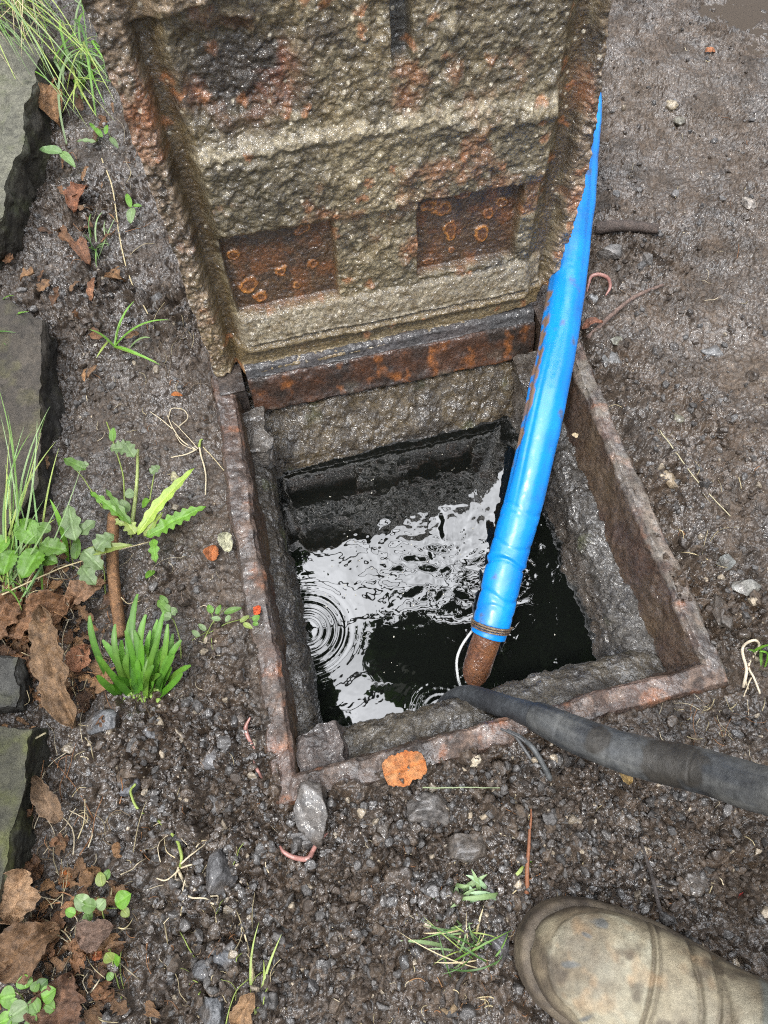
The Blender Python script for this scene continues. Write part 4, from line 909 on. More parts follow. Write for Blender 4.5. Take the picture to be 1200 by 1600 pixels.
dead(145, 935, 70, 40, 30, (.27, .15, .08), 'light brown leaf right of the leaf heap', 9, .25, crump=.006, lift=.012)
dead(136, 1035, 44, 34, 70, (.38, .17, .085), 'small pale orange leaf beside the strap leaves', 10, .25, lift=.012)
dead(48, 1400, 84, 66, 80, (.36, .22, .12), 'upright tan leaf against the mossy slab', 11, .25, crump=.006, lift=.02)
dead(55, 1480, 120, 60, 35, (.19, .105, .05), 'large brown curled leaf below the tan leaf', 12, .25, 1, .2, crump=.008, lift=.012)
dead(85, 1250, 80, 28, 120, (.20, .125, .07), 'narrow drab leaf caught beside the mossy slab', 13, .2, lift=.012)
dead(160, 1455, 60, 36, 20, (.16, .10, .07), 'greyish brown leaf among the lower left sprouts', 14, .3, lift=.01)
dead(110, 1570, 110, 60, 80, (.15, .075, .04), 'dark glossy leaf at the bottom left', 15, .25, crump=.008, lift=.01)
dead(385, 1575, 60, 26, 60, (.34, .20, .10), 'tan torn leaf at the bottom edge', 16, .25, lift=.006)
dead(158, 1487, 26, 16, 0, (.30, .09, .03), 'tiny red brown leaf scrap in the lower left litter', 17, .2)
dead(108, 1375, 24, 18, 0, (.42, .12, .02), 'tiny orange scrap near the yellow bud', 18, .2)
dead(403, 955, 15, 12, 60, (.75, .12, .03), 'bright red orange petal on the left rim', 19, .2, z=.003, name='petal', cat='petal')
dead(334, 866, 24, 22, 80, (.48, .16, .05), 'small orange brown fragment beside the left rim', 20, .3)
dead(970, 1212, 34, 16, 130, (.38, .25, .09), 'yellowish leaf scrap under the black hose', 21, .3, lift=.008)
dead(1158, 1402, 18, 12, 60, (.45, .06, .05), 'tiny crimson scrap above the boot', 22, .2)
dead(278, 621, 16, 8, 0, (.50, .16, .03), 'tiny orange scrap in the mud left of the hinge', 23, .2)
dead(1108, 84, 16, 14, 0, (.45, .18, .08), 'tiny orange scrap in the wet mud at the upper right', 24, .2)
dead(925, 512, 34, 16, 20, (.30, .13, .08), 'reddish leaf scrap at the end of the thin twig', 25, .3)
dead(115, 825, 50, 60, 40, (.10, .24, .05), 'x', 26) if False else None
dead(355, 848, 30, 22, 100, (.58, .56, .38), 'cream lump of fungus on the left rim', 27, .5, z=.004, crump=.003, name='fungus', cat='fungus')

# grass tufts
def tuft(label, blades, name='grass_tuft', cat='grass', seed=0, c=GR, w=.0016):
    mb = MB(); r0 = np.random.default_rng(seed)
    for b in blades:
        (x0, y0, z0), (x1, y1, z1) = b[0], b[1]; arch = b[2] if len(b) > 2 else .1; cc = b[3] if len(b) > 3 else c; ww = b[4] if len(b) > 4 else w
        blade(mb, gp(x0, y0, z0 - .002), at(x1, y1, z1), ww, np.array(cc) * r0.uniform(.8, 1.2), arch, 18, np.array(cc) * 1.3, r0.uniform(-.08, .08))
    o = mb.build(name, M_leaf); tag(o, label, cat); return o
def rand_blades(n, cx, cy, sx, sy, tx, ty, ssx, ssy, zt, seed, cols, w=(.0008, .0016), arch=(.05, .3)):
    r0 = np.random.default_rng(seed); bl = []
    for _ in range(n):
        x0, y0 = r0.normal(cx, sx), r0.normal(cy, sy); bl.append(((x0, y0, 0.0), (tx + r0.normal(0, ssx), ty + r0.normal(0, ssy), max(.003, r0.uniform(*zt))), r0.uniform(*arch), cols[r0.integers(len(cols))], r0.uniform(*w)))
    return bl
tuft('long pale grass spilling over the slab in the upper left corner', rand_blades(95, 20, -15, 55, 34, 60, 45, 48, 45, (.02, .07), 1, [GRY, GRP, GR, STR, STR], (.0004, .0011)) + rand_blades(14, -10, 20, 30, 20, 100, 110, 40, 40, (.02, .06), 2, [GRY, GRP])
     + [((-20, 0, .03), (180, 190, .01), .15, GRY, .0012), ((-10, 40, .05), (110, 45, .04), .1, GRP, .0012)])
tuft('fresh green weeds along the upper left edge of the lid', rand_blades(60, 125, 100, 24, 38, 135, 95, 32, 46, (.004, .03), 3, [GRB, GR, GRP, GRD, GRY], (.0008, .0022)))
tuft('small bright grass sprig lying in the mud at the left foot of the lid', [((178, 540, 0), (210, 470, .02), .1, GRB), ((178, 540, 0), (265, 500, .02), .1, GRB), ((178, 540, 0), (140, 515, .02), .1, GR), ((178, 540, 0), (245, 566, .01), .1, GRY, .0024),
     ((178, 540, 0), (250, 570, .008), .2, GRB, .0022), ((180, 538, 0), (190, 500, .03), 0, GR), ((200, 545, 0), (235, 528, .02), .1, GRP, .002), ((170, 530, 0), (150, 560, .01), .1, GRY)])
tuft('sparse short grass blades beside the brown leaves left of the lid', rand_blades(14, 155, 390, 8, 10, 152, 365, 12, 26, (.005, .02), 4, [GR, GRP, GRD], (.0006, .0012)))
tuft('dark green blades poking out at the left edge', [((-10, 520, 0), (45, 487, .03), .1, GR, .0025), ((-15, 500, 0), (22, 462, .04), .1, GR), ((-10, 530, 0), (25, 520, .03), .2, GRD), ((-10, 510, 0), (10, 540, .02), .1, GRD)])
tuft('tall thin grass tuft at the left edge by the strawberry leaves', rand_blades(34, 18, 930, 26, 22, 38, 760, 42, 70, (.03, .10), 5, [GRP, GR, (.16, .28, .10), GRY], (.0007, .0014), (0, .12))
     + [((30, 930, 0), (78, 635, .10), .05, GRP, .0013), ((10, 930, 0), (58, 655, .10), .05, GRP, .0013), ((5, 950, 0), (-4, 600, .12), .0, GR, .0012), ((60, 900, 0), (92, 700, .06), .05, GRY, .0012), ((105, 880, 0), (78, 780, .05), .1, GRB, .0032)])
tuft('low yellow green seedling grass to the left of the boot', rand_blades(44, 730, 1480, 26, 20, 722, 1458, 40, 32, (.003, .014), 6, [GRP, GRY, GR, STR, GRD], (.0004, .0009)) + [((700, 1480, 0), (625, 1470, .01), .1, GRP)])
tuft('small green seedlings with pale leaves above the yellow green seedling grass', rand_blades(22, 745, 1405, 22, 12, 742, 1398, 30, 16, (.004, .014), 7, [GRP, (.22, .32, .18)], (.0014, .0026)))
tuft('green weed at the right edge beside the looped white root', rand_blades(12, 1200, 1030, 10, 8, 1190, 1020, 16, 14, (.004, .02), 8, [GRB, GR], (.001, .002)))
tuft('yellow stems of weed rising at the bottom left of centre', [((400, 1590, 0), (440, 1460, .02), .05, GRY, .0012), ((400, 1590, 0), (405, 1440, .02), .05, GRY, .001), ((395, 1580, 0), (372, 1430, .015), .05, STR, .0009), ((405, 1580, 0), (412, 1500, .02), 0, GRY, .001)])
tuft('tiny green sprout at the foot of the reddish stem', [((820, 1352, 0), (800, 1372, .01), .1, GRY), ((820, 1352, 0), (832, 1345, .01), .1, GRB), ((820, 1352, 0), (822, 1338, .015), .1, GRB), ((820, 1352, 0), (835, 1358, .01), .1, GRY)], 'sprout', 'plant')

# strap-leaved clump
cl = thing('leafy_clump', 'bright green clump of blunt strap-shaped leaves beside the brown leaves', 'plant', gp(222, 1080))
r0 = np.random.default_rng(3)
tips = [(140, 962), (160, 1000), (180, 975), (215, 928), (205, 960), (228, 960), (246, 968), (256, 955), (262, 975), (270, 990), (283, 1000), (298, 1040), (235, 985), (190, 1000), (152, 1025), (170, 1045), (255, 1010), (275, 1012), (245, 1020), (220, 1000), (200, 1020), (152, 1055), (285, 1052), (230, 1020), (262, 1025), (215, 1030), (240, 1040), (268, 1042), (196, 985), (232, 1000), (180, 1060), (165, 1070), (250, 1055), (222, 1050), (240, 1066), (205, 1062), (272, 1024), (210, 985), (250, 990)]
for k, (tx, ty) in enumerate(tips):
    mb = MB(); bx = 185 + (tx - 140) * .45 + r0.uniform(-8, 8); by = 1078 + r0.uniform(-12, 14)
    blade(mb, gp(bx, by, -.002), at(tx, ty, r0.uniform(.025, .05)), r0.uniform(.0028, .0038), np.array(((.035, .11, .010), (.065, .20, .012), (.09, .17, .02))[k % 3]) * r0.uniform(.7, 1.3), r0.uniform(.05, .16), 16, np.array((.08, .19, .02)) * r0.uniform(.8, 1.2), r0.uniform(-.06, .06), .35, .75)
    under(mb.build('leaf', M_leaf), cl)
mb = MB()
for k in range(26): V, F = rock(gp(r0.uniform(190, 250), r0.uniform(1075, 1095), .001), np.array((.003, .003, .002)) * r0.uniform(.6, 1.4), k + 100, 1); mb.add(V, F, (.22, .33, .07))
under(mb.build('crown_base', M_leaf), cl)

def plant(name, label, base, stems, leaves, cat='plant', lm=M_leaf):
    """stems: lists of (px,py,lift); leaves: (base px,py,z, tip px,py,z, halfwidth px, colour, lobes, depth, serr)"""
    root = thing(name, label, cat, gp(*base))
    if stems:
        for k, (pts, r_, c_) in enumerate(stems):
            mb = MB(); strand(mb, [gp(q[0], q[1], q[2]) for q in pts], r_, r_ * .6, c_, 22, 6, .0005, k); under(mb.build('stem', M_leaf), root)
    for k, lf in enumerate(leaves):
        (x0, y0, z0), (x1, y1, z1), hw_, c_ = lf[:4]; lo, de, se_ = (list(lf[4:]) + [0, 0, 0])[:3]
        mb = MB(); leaf(mb, at(x0, y0, z0), at(x1, y1, z1), mpx(hw_), np.array(c_) * random.uniform(.85, 1.15), lo, de, .08, None, 40, 13, se_, k + int(x0), .15); under(mb.build('leaf', lm), root)
    return root
plant('wild_strawberry', 'broad green three-part leaves among the tall grass at the left edge', (60, 900), [([(60, 905, 0), (55, 880, .02), (60, 860, .03)], .0008, GRY), ([(60, 905, 0), (80, 880, .02)], .0008, GRY)],
      [((60, 848, .035), (28, 812, .04), 20, GRB, 0, 0, 7), ((62, 858, .035), (35, 905, .035), 22, GRB, 0, 0, 7), ((64, 852, .035), (106, 862, .035), 18, GR, 3, .25, 9), ((20, 860, .03), (5, 900, .03), 18, GRB, 0, 0, 7), ((66, 870, .03), (90, 880, .03), 12, GR, 0, 0, 6), ((12, 838, .03), (-12, 870, .03), 16, GRB), ((80, 830, .04), (58, 820, .04), 9, GR)])
plant('creeping_buttercup', 'pale lobed leaves on thin stems between the tall grass and the brown stick', (130, 880), [([(115, 890, 0), (120, 850, .02), (128, 830, .03)], .0009, GRY), ([(165, 940, 0), (172, 900, .02), (160, 880, .02)], .0009, GRY), ([(165, 800, .01), (140, 760, .02), (118, 735, .03)], .0008, GRY)],
      [((118, 845, .03), (108, 790, .035), 16, GRP, 3, .3, 0), ((125, 835, .03), (150, 815, .03), 14, GRP, 2, .3, 0), ((130, 860, .03), (160, 890, .02), 16, GRP, 3, .3, 0), ((150, 860, .03), (178, 835, .03), 18, GRP, 3, .35, 0), ((125, 868, .02), (207, 852, .03), 9, GRY, 0, 0, 5),
       ((135, 735, .03), (100, 718, .03), 10, GR, 2, .35, 0), ((122, 730, .03), (140, 726, .03), 8, GRP, 2, .3, 0), ((128, 885, .02), (150, 915, .02), 14, GRP, 3, .3, 0), ((118, 875, .02), (122, 840, .02), 8, GR)])
plant('uprooted_dandelion', 'fallen yellow green dandelion with toothed leaves left of the rim', (220, 830), [([(205, 840, .0), (200, 800, .01), (200, 750, .02), (180, 680, .03)], .0012, GRY), ([(210, 830, .01), (222, 770, .02), (228, 722, .03)], .0026, (.34, .40, .14)), ([(238, 790, .01), (250, 745, .02)], .001, GRY)],
      [((215, 836, .01), (304, 732, .03), 11, (.30, .42, .07), 6, .25, 0), ((230, 840, .01), (322, 792, .02), 15, GRB, 8, .45, 0), ((205, 820, .01), (165, 764, .02), 7, GR, 4, .5, 0), ((200, 815, .01), (140, 768, .02), 9, GRB, 5, .5, 0), ((240, 842, .01), (244, 880, .01), 9, GRB, 3, .4, 0), ((200, 800, .01), (188, 780, .02), 9, GRP),
       ((212, 835, .005), (195, 812, .01), 12, GRY, 3, .4, 0), ((205, 700, .03), (172, 702, .03), 15, GRP, 4, .4, 0), ((210, 715, .03), (195, 690, .03), 12, GRP, 3, .35, 0), ((235, 740, .02), (250, 728, .02), 9, GRP, 3, .3, 0), ((176, 690, .03), (178, 668, .035), 6, GRB), ((222, 790, .02), (235, 782, .03), 8, GRB), ((210, 770, .02), (195, 775, .02), 9, GRP), ((240, 892, .0), (228, 905, .01), 6, GRB), ((195, 820, .01), (170, 812, .01), 6, GRY, 3, .4, 0), ((225, 838, .01), (255, 800, .02), 8, GRY, 3, .3, 0)])
plant('chickweed', 'thin pale weed with tiny leaves beside the left rim', (330, 985), [([(318, 1000, 0), (335, 975, .006), (355, 955, .01)], .0006, GRY), ([(325, 990, 0), (360, 975, .006), (400, 970, .012)], .0007, GRY), ([(335, 975, .0), (330, 950, .01)], .0005, GRY), ([(300, 1000, 0), (330, 985, .004)], .0005, GRY), ([(330, 990, 0), (332, 1015, .0)], .0005, GRY)],
      [((350, 958, .01), (378, 950, .012), 5, GR), ((332, 958, .01), (325, 945, .01), 5, GRB), ((338, 960, .01), (345, 945, .01), 4, GRB), ((375, 972, .01), (390, 962, .01), 4, GRY), ((380, 974, .01), (395, 982, .01), 4, GRY), ((395, 970, .01), (406, 962, .01), 5, GRB), ((322, 985, .005), (310, 975, .005), 4, GRP), ((360, 962, .01), (352, 972, .01), 4, GRP), ((395, 973, .01), (404, 976, .01), 4, GRB), ((312, 995, .004), (300, 985, .004), 4, GRP), ((345, 968, .01), (330, 966, .01), 4, GRP)])
plant('seedling', 'single green seedling with curved stem right of the bright clump', (283, 1025), [([(283, 1030, 0), (284, 1000, .01), (276, 975, .015), (262, 958, .02)], .0008, GRY)],
      [((266, 958, .02), (246, 938, .02), 8, GR, 2, .3, 0), ((266, 960, .02), (276, 950, .02), 8, GRP, 2, .3, 0), ((268, 965, .02), (252, 962, .02), 7, GRP), ((262, 945, .02), (250, 930, .02), 5, GR)])
plant('seedling', 'low sprouts with round leaves in the lower left litter', (165, 1420), [([(185, 1490, 0), (175, 1450, .01), (165, 1400, .02)], .0007, GRY), ([(190, 1560, 0), (180, 1490, .01), (172, 1420, .02)], .0007, GRY), ([(175, 1510, 0), (176, 1480, .01)], .0007, GRY), ([(120, 1430, 0), (140, 1418, .01), (190, 1418, .01)], .0006, GRY), ([(208, 1420, 0), (190, 1500, .005), (200, 1570, 0)], .0007, GRY)],
      [((182, 1412, .02), (206, 1396, .025), 11, GRB), ((140, 1418, .02), (118, 1400, .02), 10, GRP), ((150, 1418, .02), (128, 1412, .02), 9, GR), ((152, 1420, .02), (165, 1405, .02), 8, GRP), ((160, 1385, .02), (156, 1362, .02), 7, GRY), ((165, 1375, .02), (170, 1358, .02), 5, GR), ((118, 1428, .01), (102, 1422, .01), 6, GRB), ((176, 1500, .01), (165, 1488, .015), 8, GRY), ((178, 1502, .01), (188, 1495, .015), 8, GRB), ((192, 1420, .01), (202, 1432, .01), 6, GRY), ((176, 1530, .01), (168, 1520, .01), 5, GR), ((135, 1425, .01), (142, 1440, .01), 7, GR)])
plant('seedling', 'cluster of glossy green seedling leaves in the bottom left corner', (40, 1570), [([(45, 1600, 0), (45, 1560, .01), (40, 1540, .02)], .0008, GRY), ([(50, 1590, 0), (70, 1560, .02)], .0008, GRY)],
      [((25, 1555, .02), (0, 1560, .02), 12, GRB), ((40, 1545, .02), (38, 1522, .02), 10, GRB), ((45, 1570, .02), (15, 1590, .02), 12, GRP), ((50, 1560, .02), (60, 1585, .02), 9, GR), ((66, 1560, .02), (88, 1545, .02), 10, GRB), ((70, 1570, .02), (86, 1578, .02), 9, GR), ((60, 1545, .02), (75, 1530, .02), 8, GRD), ((30, 1572, .02), (12, 1570, .02), 8, GRB), ((20, 1590, .02), (-5, 1600, .02), 10, GRB), ((52, 1550, .02), (60, 1532, .02), 6, GR), ((44, 1590, .02), (56, 1604, .02), 9, GR), ((30, 1600, .02), (10, 1612, .02), 10, GR)])
plant('broad_leaf_weed', 'two-part green leaf lying on the mud left of the lid', (90, 245), [], [((98, 240, .012), (62, 234, .012), 12, (.13, .22, .08)), ((95, 238, .012), (118, 262, .010), 9, (.15, .25, .08))])
plant('broad_leaf_weed', 'bright curled green leaf by the lid edge below the long grass stalk', (203, 320), [], [((207, 325, .012), (204, 350, .01), 9, GRP), ((205, 325, .012), (198, 303, .012), 6, GRB), ((208, 322, .012), (222, 322, .01), 5, GRB)])
plant('broad_leaf_weed', 'pale green sprout in the mud above the two-part leaf', (165, 215), [([(150, 222, 0), (165, 210, .01), (182, 228, .0)], .0007, GRY)], [((160, 215, .01), (148, 200, .01), 6, GRB), ((165, 210, .01), (168, 196, .01), 5, GRB), ((172, 215, .01), (185, 232, .01), 6, GRP), ((150, 222, .01), (120, 222, .01), 7, GRP, 3, .4, 0), ((150, 205, .01), (140, 192, .01), 4, GRB)])

# stalks, roots and straws: a few single ones, the rest litter
def one(name, label, cat, strands, mat=M_straw):
    mb = MB()
    for k, (pts, r_, r2, c_) in enumerate(strands): strand_px(mb, pts, r_, r2, c_, 30, .0006, k)
    o = mb.build(name, mat); tag(o, label, cat); return o
one('dry_stalk', 'long pale grass stalk curving down the mud left of the lid', 'stalk', [([(160, 250), (178, 300, .006), (190, 380, .006), (205, 440), (232, 492)], .0011, .0008, STR)])
one('dry_stalk', 'straight straw lying across the mud right of the chamber', 'stalk', [([(1030, 675), (1060, 715), (1090, 755), (1140, 808)], .0008, .0006, (.38, .34, .22))])
one('dry_stalk', 'green straw lying level below the near rim', 'stalk', [([(660, 1231), (720, 1231), (780, 1231)], .0007, .0005, (.20, .24, .13))])
one('dry_stalk', 'pale stalk crossing the mossy slab at the lower left', 'stalk', [([(-5, 1222, .04), (40, 1185, .04), (85, 1150, .02)], .0013, .001, (.42, .36, .22))])
one('dry_stalk', 'long pale stem over the leaf heap at the left edge', 'stalk', [([(20, 945, .03), (120, 900, .03), (238, 852, .01)], .0009, .0007, STR)])
one('rootlets', 'pale spread rootlets of an uprooted plant left of the hinge', 'root', [([(312, 698), (315, 715), (322, 740), (322, 775)], .0012, .0008, ROOTC), ([(306, 705), (290, 712), (268, 716)], .001, .0006, ROOTC), ([(308, 705), (285, 690), (272, 672), (262, 650)], .0009, .0005, ROOTC), ([(270, 672), (250, 655), (235, 645)], .0007, .0004, ROOTC),
     ([(310, 703), (290, 680), (270, 660)], .0006, .0004, ROOTC), ([(318, 700), (335, 718), (352, 738)], .0007, .0005, STR), ([(312, 700), (314, 690), (318, 688)], .002, .0008, GRY), ([(264, 655), (270, 640), (288, 642), (294, 655), (280, 668)], .0006, .0006, ROOTC), ([(305, 705), (285, 695), (275, 680)], .0006, .0004, ROOTC)])
one('rootlets', 'tangle of cream roots with a stem in the lower left mud', 'root', [([(212, 1225), (205, 1240), (222, 1270), (250, 1285), (275, 1310), (285, 1340), (280, 1360)], .0012, .0016, GRY), ([(280, 1360), (290, 1380), (310, 1400), (335, 1412)], .0016, .0008, ROOTC), ([(280, 1355), (275, 1372), (280, 1400)], .001, .0005, ROOTC), ([(282, 1358), (262, 1375), (246, 1372)], .001, .0006, ROOTC),
     ([(284, 1350), (300, 1335), (322, 1318)], .0009, .0005, ROOTC), ([(284, 1356), (305, 1350), (318, 1355), (310, 1368)], .0009, .0005, ROOTC), ([(295, 1340), (310, 1320), (322, 1304)], .0009, .0005, ROOTC), ([(312, 1400), (325, 1380), (345, 1355), (357, 1338)], .0009, .0005, (.5, .45, .34)), ([(320, 1400), (335, 1375), (356, 1345)], .0008, .0005, ROOTC), ([(285, 1395), (300, 1402), (325, 1405), (340, 1420)], .001, .0005, ROOTC), ([(330, 1400), (342, 1400), (340, 1410)], .0008, .0005, ROOTC), ([(290, 1375), (288, 1395), (310, 1405)], .0008, .0005, ROOTC), ([(275, 1340), (262, 1330), (258, 1310)], .0006, .0004, STR)])
one('looped_root', 'white looped root at the right end of the frame', 'root', [([(1160, 1075), (1164, 1045), (1158, 1015), (1172, 1003, .008), (1182, 1012, .006), (1168, 1040), (1176, 1060), (1186, 1085)], .0018, .0011, (.50, .43, .32)), ([(1162, 1060), (1170, 1085)], .001, .0006, ROOTC), ([(1172, 1060), (1160, 1090)], .0008, .0005, ROOTC)])
one('reddish_stem', 'upright reddish brown stem in the mud above the boot', 'stalk', [([(830, 1260), (826, 1300, .006), (822, 1350, .008), (822, 1395)], .0009, .0024, (.19, .075, .035)), ([(822, 1380), (800, 1396)], .0009, .0005, STR), ([(824, 1375), (850, 1362)], .0008, .0004, BRN)])
one('twig', 'thick dark stick lying level right of the blue hose', 'stick', [([(930, 362, .006), (960, 360, .008), (1000, 362, .008), (1026, 364, .006)], .0085, .0065, (.075, .055, .045))], M_bark)
one('twig', 'thin twig slanting up from the far end of the right rim', 'stick', [([(918, 530), (950, 500, .006), (990, 470, .008), (1035, 447)], .0035, .0022, (.15, .10, .08)), ([(990, 470, .006), (968, 455)], .0012, .0008, (.13, .09, .06))], M_bark)
one('twig', 'brown cane standing among the weeds above the bright clump', 'stick', [([(187, 815, .02), (185, 860, .02), (186, 920, .016), (195, 1000, .012)], .0068, .0062, (.17, .085, .035))], M_bark)
one('twig', 'dark slender twig standing above the boot', 'stick', [([(1000, 1315), (1010, 1350, .006), (1018, 1385, .008), (1030, 1430, .006)], .0012, .002, (.06, .05, .045))], M_bark)
one('twig', 'dark thin branch poking up from the bottom mud beside the seedlings', 'stick', [([(730, 1515), (715, 1540), (712, 1570)], .0014, .002, (.05, .042, .036)), ([(712, 1570), (700, 1582), (690, 1575)], .003, .002, (.16, .11, .06))], M_bark)
one('rope_scrap', 'frayed black scrap hanging over the near rim below the hose', 'scrap', [([(790, 1145, .012), (810, 1155, .012), (832, 1175, .012), (860, 1218)], .0022, .003, (.055, .058, .058)), ([(800, 1150, .012), (825, 1180), (848, 1212)], .0018, .0018, (.07, .07, .07)), ([(780, 1142, .012), (815, 1160, .012), (858, 1205)], .0012, .0012, (.05, .05, .05))], M_rubber)
def worm(pts, r_, label):
    mb = MB(); q = catmull([gp(p[0], p[1], p[2] if len(p) > 2 else .0075) for p in pts], 80); t_ = np.linspace(0, 1, 80); rd = r_ * np.sin(np.pi * np.clip(t_ * .97 + .02, 0, 1)) ** .45 * (1 + .08 * np.sin(t_ * 200)); rd[-12:] *= 1; V, F = tube(q, rd, 12)
    c_ = mixc((.30, .155, .13), (.20, .085, .07), np.clip(.5 + .8 * fbm(V, 60, 2, 3), 0, 1)); mb.add(V, F, c_); o = mb.build('worm', M_worm); tag(o, label, 'worm'); return o
worm([(439, 1322), (446, 1332), (462, 1340), (482, 1342), (490, 1330), (498, 1316), (513, 1302)], .0024, 'pink earthworm bent in a U in the mud below the frame corner')
worm([(915, 462), (918, 448), (922, 438), (935, 434, .006), (948, 440, .006), (951, 455), (944, 468)], .0026, 'reddish earthworm arched beside the blue hose')
worm([(393, 1123), (386, 1138), (389, 1152), (400, 1172)], .0021, 'pale earthworm against the outside of the left rim')
worm([(398, 1190), (405, 1206), (412, 1218)], .0015, 'small dull pink worm outside the near left corner')
worm([(352, 1010), (366, 1025), (374, 1045)], .0012, 'thin whitish worm below the pale weed by the left rim') if False else None

mb = MB(); r0 = np.random.default_rng(11)
def litter(n, cx, cy, sx, sy, L_=(8, 45), cols=(STR, ROOTC, BRN, (.10, .07, .04)), r_=(.0002, .0007), up=.004, ang=None, curv=.5):
    k = 0
    while k < n:
        x, y = r0.normal(cx, sx), r0.normal(cy, sy); u_, v_ = uv_of(at(x, y)[None, :2])
        if -.0 < u_[0] < .464 and -.0 < v_[0] < .56: continue
        a = r0.uniform(0, math.pi * 2) if ang is None else math.radians(ang) + r0.normal(0, .35); l = r0.uniform(*L_) * r0.uniform(.5, 1); da = r0.normal(0, curv); pts = []
        for j in range(4): pts.append((x, y, r0.uniform(0, up) + .001)); x += math.cos(a) * l / 3; y -= math.sin(a) * l / 3; a += da
        rr3 = r0.uniform(*r_); strand(mb, [gp(*p) for p in pts], rr3, rr3 * .6, np.array(cols[r0.integers(len(cols))]) * r0.uniform(.5, 1.15), 9, 4, .0004, k); k += 1
litter(60, 110, 1300, 60, 120, (30, 130), ang=80, up=.012, r_=(.0003, .0009)); litter(50, 110, 1500, 80, 60, (20, 80), up=.012, r_=(.0003, .0008)); litter(45, 80, 960, 70, 50, (30, 120), up=.018, r_=(.0003, .0009))
litter(36, 280, 560, 30, 60, (15, 60), ang=70, r_=(.0002, .0006), cols=(STR, (.12, .09, .06), (.10, .07, .04))); litter(30, 170, 300, 40, 90, (15, 60), up=.008); litter(28, 300, 930, 40, 60, (10, 40), cols=(ROOTC, (.15, .11, .08)), r_=(.0002, .0004))
litter(50, 1100, 1110, 60, 30, (10, 50)); litter(60, 900, 1340, 180, 60, (6, 28)); litter(60, 1080, 350, 110, 260, (6, 26)); litter(70, 300, 1400, 120, 120, (6, 35)); litter(60, 620, 1500, 150, 60, (5, 22)); litter(30, 220, 640, 50, 60, (6, 30)); litter(60, 70, 980, 70, 60, (20, 110), up=.02, r_=(.0003, .0008), cols=(STR, BRN, BRN2, ROOTC)); litter(45, 100, 1420, 70, 80, (20, 90), up=.014, r_=(.0003, .0008)); litter(14, 1100, 800, 60, 90, (20, 60), cols=(STR,))
litter(30, 720, 1560, 60, 30, (10, 40), cols=(BRN, BRN2, STR)); litter(30, 350, 1520, 60, 60, (20, 90), ang=85, cols=(STR, GRY, BRN), up=.01)
o = mb.build('plant_litter', M_straw); tag(o, 'fine dead roots and straw bits scattered over the mud', 'litter', None, 'stuff')
# scraps of leaf in the left litter
mb = MB()
for k in range(430):
    if k < 230: x, y = r0.normal(60, 60), r0.normal(1000, 75)
    elif k < 385: x, y = r0.normal(90, 60), r0.normal(1480, 90)
    else: x, y = r0.normal(130, 60), r0.normal(330, 120)
    a = r0.uniform(0, 6.3); l = r0.uniform(6, 34); b_ = gp(x, y, r0.uniform(0, .014)); t_ = gp(x + math.cos(a) * l, y + math.sin(a) * l, r0.uniform(0, .014))
    leaf(mb, b_, t_, mpx(l * r0.uniform(.12, .45)), np.array(BRN if k % 2 else BRN2) * r0.uniform(.25, .8), 0, 0, r0.uniform(0, .2), None, 14, 7, 0, k, .3, None, .004, 1.3, r0.uniform(.25, .6))
o = mb.build('leaf_litter', M_dead); tag(o, 'broken dead leaf scraps in the left margin', 'litter', None, 'stuff')
# specks floating on the water
mb = MB()
for k in range(60):
    p = FW(r0.uniform(.06, .37), r0.uniform(.09, .40), ZW + .0004); s_ = r0.uniform(.0003, .0010); V, F = rock(p, (s_ * 1.5, s_, s_ * .4), k, 1, .3, r0.uniform(0, 3)); mb.add(V, F, (.38, .36, .30))
o = mb.build('floating_specks', M_straw); tag(o, 'pale specks of scum floating on the dark water', 'scum', None, 'stuff')

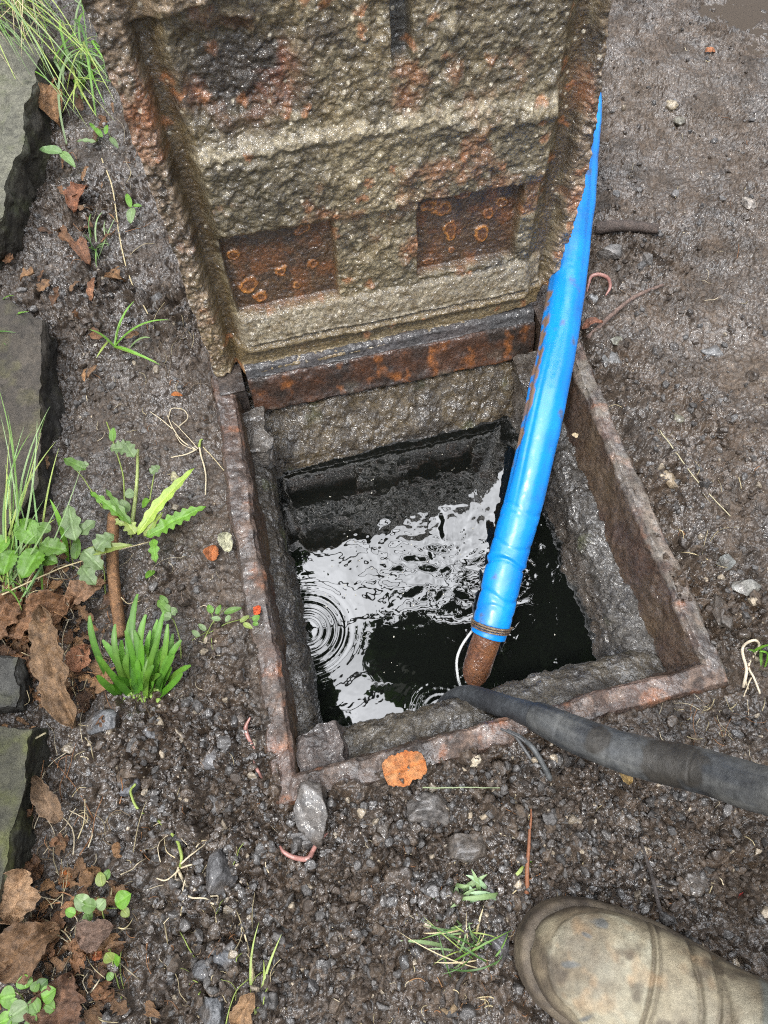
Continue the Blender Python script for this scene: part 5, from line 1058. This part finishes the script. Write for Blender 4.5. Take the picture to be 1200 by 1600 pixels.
# ------------------------------------------------------------------ unseen tree, added to block the sky mirrored in the water
def refl(px, py, Hh):
    p = at(px, py, ZW); d = p - CO; d[2] = -d[2]; return p + d * ((Hh - ZW) / d[2])
tree = thing('sky_blocker_tree', 'added leafy tree overhead, out of view, blocking the sky mirrored in the water', 'tree', (2.6, 2.4, 0))
r0 = np.random.default_rng(21); mbl = MB(); mbt = MB()
cl_px = [(640, 1020, .16, 240), (690, 1045, .16, 260), (720, 1010, .10, 120), (770, 1040, .20, 260), (830, 1050, .25, 320), (890, 1040, .25, 320), (900, 960, .22, 300), (930, 1000, .25, 280), (600, 1000, .05, 50), (960, 900, .30, 300), (1000, 820, .3, 260), (1000, 1000, .4, 360), (440, 860, .07, 90), (860, 850, .10, 160), (890, 900, .10, 160), (850, 790, .10, 160), (880, 830, .12, 160), (820, 830, .04, 40), (448, 920, .07, 90), (455, 985, .07, 90), (470, 1040, .06, 80), (490, 1085, .06, 80), (510, 1125, .06, 70)]  # leaf clusters placed where the water's reflection should be dark
cents = []
for px, py, rad_, n in cl_px:
    c0 = refl(px, py, 3.2 + r0.uniform(-.15, .15)); cents.append(c0)
    for _ in range(n):
        q = c0 + r0.normal(size=3) * rad_ * np.array([.75, .75, .5]); a = r0.normal(size=3); a /= np.linalg.norm(a); b = np.cross(a, r0.normal(size=3)); b /= np.linalg.norm(b); l = r0.uniform(.05, .09)
        V = np.array([q - a * l, q + b * l * .5, q + a * l, q - b * l * .5]); mbl.add(V, np.array([[0, 1, 2, 3]]), np.array((.05, .10, .02)) * r0.uniform(.6, 1.5))
under(mbl.build('crown', M_leaf, None, False), tree)
trunk = [np.array((2.6, 2.4, -.1)), np.array((2.5, 2.3, 1.5)), np.array((2.2, 2.1, 2.6)), np.array((1.4, 1.6, 3.2)), np.mean(cents, 0)]
V, F = tube(catmull(trunk, 60), np.linspace(.16, .02, 60), 14, 1, None); mbt.add(V, F, (.09, .07, .05))
for c0 in cents:
    V, F = tube(catmull([trunk[3], (trunk[3] + c0) / 2 + np.array([0, 0, .1]), c0], 16), np.linspace(.04, .006, 16), 7); mbt.add(V, F, (.09, .07, .05))
under(mbt.build('trunk', M_bark), tree)
print('verts', sum(len(o.data.vertices) for o in scn.objects if o.type == 'MESH'))

GROUPS = {'stone': 'loose stones and clods in the mud', 'dead_leaf': 'dead leaves on the ground', 'worm': 'earthworms on the mud', 'stone_slab': 'stone slabs along the left edge', 'twig': 'sticks and twigs on the mud',
          'grass_tuft': 'grass tufts in the mud', 'dry_stalk': 'dry stalks on the ground', 'rootlets': 'uprooted pale roots', 'seedling': 'small green seedlings', 'broad_leaf_weed': 'small broad leaf weeds by the lid'}
for o in scn.objects:
    k = o.name.split('.')[0]
    if o.parent is None and k in GROUPS: o['group'] = GROUPS[k]
